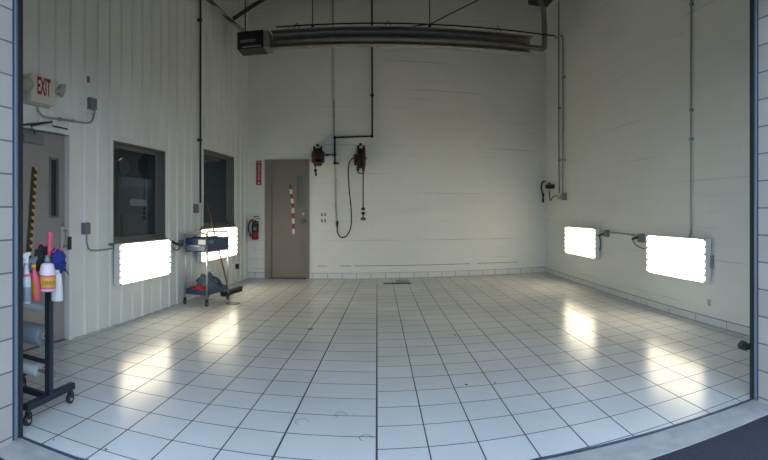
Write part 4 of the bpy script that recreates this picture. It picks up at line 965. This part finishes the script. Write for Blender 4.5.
XI = XR+0.065
def bottle(px, py0, py1, prof, m, label, name='spray_bottle', parts=(), group=None, tilt=0.0, X=XI):
    top = E(px, py0, X); bot = E(px, py1, X); c = Vector((X, (top.y+bot.y)/2, bot.z)); hgt = top.z-bot.z
    T = Matrix.Translation(c) @ Matrix.Rotation(tilt, 4, 'X')
    t = thing(name, label, 'bottle', c, group)
    mb = MB(T); mb.lathe([(r, z*hgt) for r, z in prof], seg=24); mb.build('bottle_body', m, t)
    return t, T, hgt
def trigger(t, T, z, m, m2):
    mb = MB(T); mb.cyl((0, 0, z-0.012), (0, 0, z+0.014), 0.016, 14); mb.build('collar', m2, t)
    mb = MB(T); mb.prism([(0.030, z+0.062), (-0.055, z+0.052), (-0.058, z+0.034), (-0.030, z+0.030), (-0.012, z+0.012), (0.012, z+0.012), (0.016, z+0.036), (0.034, z+0.044)], -0.011, 0.011, 'yz'); hd = mb.build('trigger_head', m, t)
    mb = MB(T); mb.prism([(-0.026, z+0.034), (-0.040, z-0.020), (-0.034, z-0.022), (-0.018, z+0.030)], -0.006, 0.006, 'yz'); mb.build('trigger_lever', m, hd)
    mb = MB(T); mb.cyl((0, -0.055, z+0.043), (0, -0.070, z+0.041), 0.009, 10); mb.build('nozzle', m2, hd)
SPR = [(0.028, 0), (0.031, 0.02), (0.031, 0.52), (0.027, 0.66), (0.018, 0.82), (0.013, 0.9), (0.013, 1.0)]
t, T, hg = bottle(26.6, 262, 303, SPR, M['clear'], 'cloudy clear spray bottle with white trigger, leftmost hanging on the rack', tilt=0.02)
trigger(t, T, hg, M['white'], M['white'])
mb = MB(T); mb.lathe([(0.0315, 0), (0.0318, 0.003), (0.0318, 0.012), (0.0315, 0.015)], (0, 0, hg*0.66), seg=24, cap=False); mb.build('red_ring', M['cpink'], t)
mb = MB(T); mb.lathe([(0.0315, 0), (0.0318, 0.003), (0.0318, 0.09), (0.0315, 0.092)], (0, 0, hg*0.05), seg=24, cap=False); mb.build('label_band', M['film'], t)
t, T, hg = bottle(35.8, 266, 299.5, SPR, M['cpink'], 'bright pink spray bottle with grey trigger and yellow collar on the rack', tilt=0.10)
trigger(t, T, hg, M['gbox'], M['cyel'])
mb = MB(T); mb.poly([(0.0318*cos(a_), 0.0318*sin(a_), z_) for z_ in (0.03, 0.13) for a_ in [-2.2+0.2*k for k in range(9)]], [(k, k+1, k+10, k+9) for k in range(8)], True); mb.build('label', M['orange'], t)
JUG = [(0.044, 0), (0.052, 0.02), (0.056, 0.10), (0.056, 0.55), (0.053, 0.72), (0.043, 0.93), (0.036, 0.98), (0.020, 1.0)]
t, T, hg = bottle(47.3, 263, 291, JUG, M['cjug'], 'pale pink jug with yellow label and red pouring spout on the rack', 'plastic_jug', X=XI+0.03)
mb = MB(T); mb.lathe([(0.0562, 0.12*hg), (0.0572, 0.13*hg), (0.0572, 0.53*hg), (0.0562, 0.54*hg)], seg=24, cap=False); lb = mb.build('label_band', M['cyel'], t)
for z_ in (0.52, 0.10): mb = MB(T); mb.lathe([(0.0575, z_*hg), (0.058, z_*hg+0.003), (0.058, z_*hg+0.010), (0.0575, z_*hg+0.013)], seg=24, cap=False); mb.build('red_stripe', M['cpink'], lb)
mb = MB(T)
for k in range(6): a_ = -1.35+k*0.26; mb.box((0.0575*cos(a_)-0.003, 0.0575*sin(a_)-0.004, 0.28*hg), (0.0575*cos(a_)+0.003, 0.0575*sin(a_)+0.004, 0.40*hg))
mb.build('label_print', M['orange'], lb)
mb = MB(T); mb.lathe([(0.021, 0), (0.021, 0.03), (0.015, 0.035), (0.015, 0.05)], (0, 0, hg), seg=16); mb.build('neck_cap', M['gbox'], t)
mb = MB(T); mb.lathe([(0.011, 0.04), (0.012, 0.09), (0.016, 0.17), (0.019, 0.185), (0.019, 0.20), (0.012, 0.203)], (0, 0.012, hg), (0, 0.10, 1), 16); mb.build('pour_spout', M['cpink'], t)
t, T, hg = bottle(57.0, 273, 300.5, [(0.040, 0), (0.042, 0.02), (0.041, 0.35), (0.034, 0.8), (0.030, 0.97), (0.024, 1.0)], M['white'], 'plain white tapered bottle, rightmost on the rack', 'white_bottle', X=XI)
mb = MB(T); mb.cyl((0, 0, hg), (0, 0, hg+0.02), 0.018, 14); mb.build('cap', M['white'], t)
# hooks that carry the bottles
t2 = thing('hook_rail', 'thin black hook rail carrying the bottles on the rack', 'rail', (XR, 2.6, 0.98))
mb = MB(); mb.cyl((XR+0.02, 2.36, 0.985), (XR+0.02, 2.78, 0.985), 0.008, 10); mb.build('rail', M['black'], t2)
for Y in (2.39, 2.50, 2.64, 2.76):
    mb = MB(); mb.tube([(XR+0.02, Y, 0.985), (XR+0.05, Y, 0.975), (XR+0.065, Y, 0.955)], 0.004, 8); mb.build('hook', M['black'], t2)

def drape(pxc, pyc, w, h, X, seed, m, name, label, thick=0.02, edge=None):
    """cloth hung over the rail: a folded sheet bulging out, with real thickness"""
    c = E(pxc, pyc, X); nx, nz = 16, 14; t = thing(name, label, 'cloth', (X, c.y, c.z-h/2)); vs = []; fs = []
    for side in (0, 1):
        for i in range(nz+1):
            for k in range(nx+1):
                a = k/nx*2-1; b = i/nz*2-1; sh = 1-0.22*abs(b)**3-0.12*noise.noise(Vector((b*2+seed, seed, 0)))
                y = c.y + a*w/2*sh + 0.02*noise.noise(Vector((b*1.5, seed, 5))); z = c.z + b*h/2*(1-0.25*abs(a)**3) + 0.03*noise.noise(Vector((a*1.6, seed+2, 1)))
                bulge = thick*(1-a*a)*(1-b*b) + 0.022*noise.noise(Vector((a*3+seed, b*3, 0))) * (1-max(abs(a), abs(b))**6)
                vs.append((X + (bulge+0.004 if side else -thick*0.3*(1-a*a)), y, z))
    S = (nx+1)*(nz+1); idx = lambda s, i, k: s*S+i*(nx+1)+k
    for i in range(nz):
        for k in range(nx):
            fs.append((idx(1,i,k), idx(1,i,k+1), idx(1,i+1,k+1), idx(1,i+1,k))); fs.append((idx(0,i,k), idx(0,i+1,k), idx(0,i+1,k+1), idx(0,i,k+1)))
    for k in range(nx): fs.append((idx(0,0,k), idx(0,0,k+1), idx(1,0,k+1), idx(1,0,k))); fs.append((idx(0,nz,k+1), idx(0,nz,k), idx(1,nz,k), idx(1,nz,k+1)))
    for i in range(nz): fs.append((idx(0,i+1,0), idx(0,i,0), idx(1,i,0), idx(1,i+1,0))); fs.append((idx(0,i,nx), idx(0,i+1,nx), idx(1,i+1,nx), idx(1,i,nx)))
    mb = MB(); mb.poly(vs, fs, True); mb.build('fabric', m, t)
    if edge:
        mb = MB(); mb.tube([Vector(vs[idx(1, nz, k)])+Vector((0.004, 0, 0)) for k in range(0, nx+1)], 0.005, 6); mb.build('red_binding', edge, t)
    return t
drape(42.5, 257.0, 0.17, 0.17, XR+0.035, 1.7, M['cblack'], 'black_cloth', 'black cloth with red edge hung behind the pink jug', 0.03, M['cpink'])
drape(57.5, 261.5, 0.18, 0.18, XR+0.020, 6.3, M['cblue'], 'blue_cloth', 'royal blue cloth bunched on the right end of the rack rail', 0.045, M['cpink'])

# photo-eye on right track
g = Vector((2.50, 2.68)); t = thing('safety_sensor', 'black door safety sensor at foot of the right track', 'sensor', (2.51, 2.66, 0.36))
mb = MB(); mb.box((2.50, 2.635, 0.36), (2.60, 2.642, 0.41), 0.002); mb.build('bracket', M['black'], t)
mb = MB(); mb.box((2.497, 2.642, 0.36), (2.535, 2.70, 0.425), 0.010); mb.build('sensor_body', M['black'], t)
mb = MB(); mb.cyl((2.497, 2.67, 0.395), (2.475, 2.67, 0.395), 0.022, 14); mb.build('sensor_hood', M['black'], t)

# ------------------------------------------------------------------ light
w = bpy.data.worlds.new('sky'); SC.world = w; w.use_nodes = True; nt = w.node_tree; bg = nt.nodes['Background']
tc = nt.nodes.new('ShaderNodeTexCoord'); sp = nt.nodes.new('ShaderNodeSeparateXYZ'); rp = nt.nodes.new('ShaderNodeValToRGB')
nt.links.new(tc.outputs['Generated'], sp.inputs[0]); nt.links.new(sp.outputs['Z'], rp.inputs['Fac'])
rp.color_ramp.elements[0].color = (0.70, 0.87, 1.0, 1); rp.color_ramp.elements[1].color = (0.50, 0.68, 1.0, 1); rp.color_ramp.elements[1].position = 0.7
nt.links.new(rp.outputs['Color'], bg.inputs['Color']); bg.inputs['Strength'].default_value = 2.95

# ------------------------------------------------------------------ camera
cam = bpy.data.cameras.new('camera'); co = bpy.data.objects.new('camera', cam); COL.objects.link(co); SC.camera = co
co.location = (0, 0, H); co.rotation_euler = (pi/2, 0, 0); cam.clip_end = 200
cam.type = 'PANO'; cam.panorama_type = 'CENTRAL_CYLINDRICAL'
cam.central_cylindrical_range_u_min = (0-CXP)/F; cam.central_cylindrical_range_u_max = (768-CXP)/F
cam.central_cylindrical_range_v_min = (CYP-460)/F; cam.central_cylindrical_range_v_max = CYP/F; cam.central_cylindrical_radius = 1.0

SC.view_settings.view_transform = 'Standard'; SC.view_settings.look = 'None'; SC.view_settings.gamma = 1.0
SC.view_settings.exposure = 0.06; SC.view_settings.use_curve_mapping = False
SC.render.engine = 'CYCLES'; SC.cycles.use_denoising = True; SC.cycles.max_bounces = 8; SC.cycles.diffuse_bounces = 5
SC.cycles.sample_clamp_indirect = 6.0
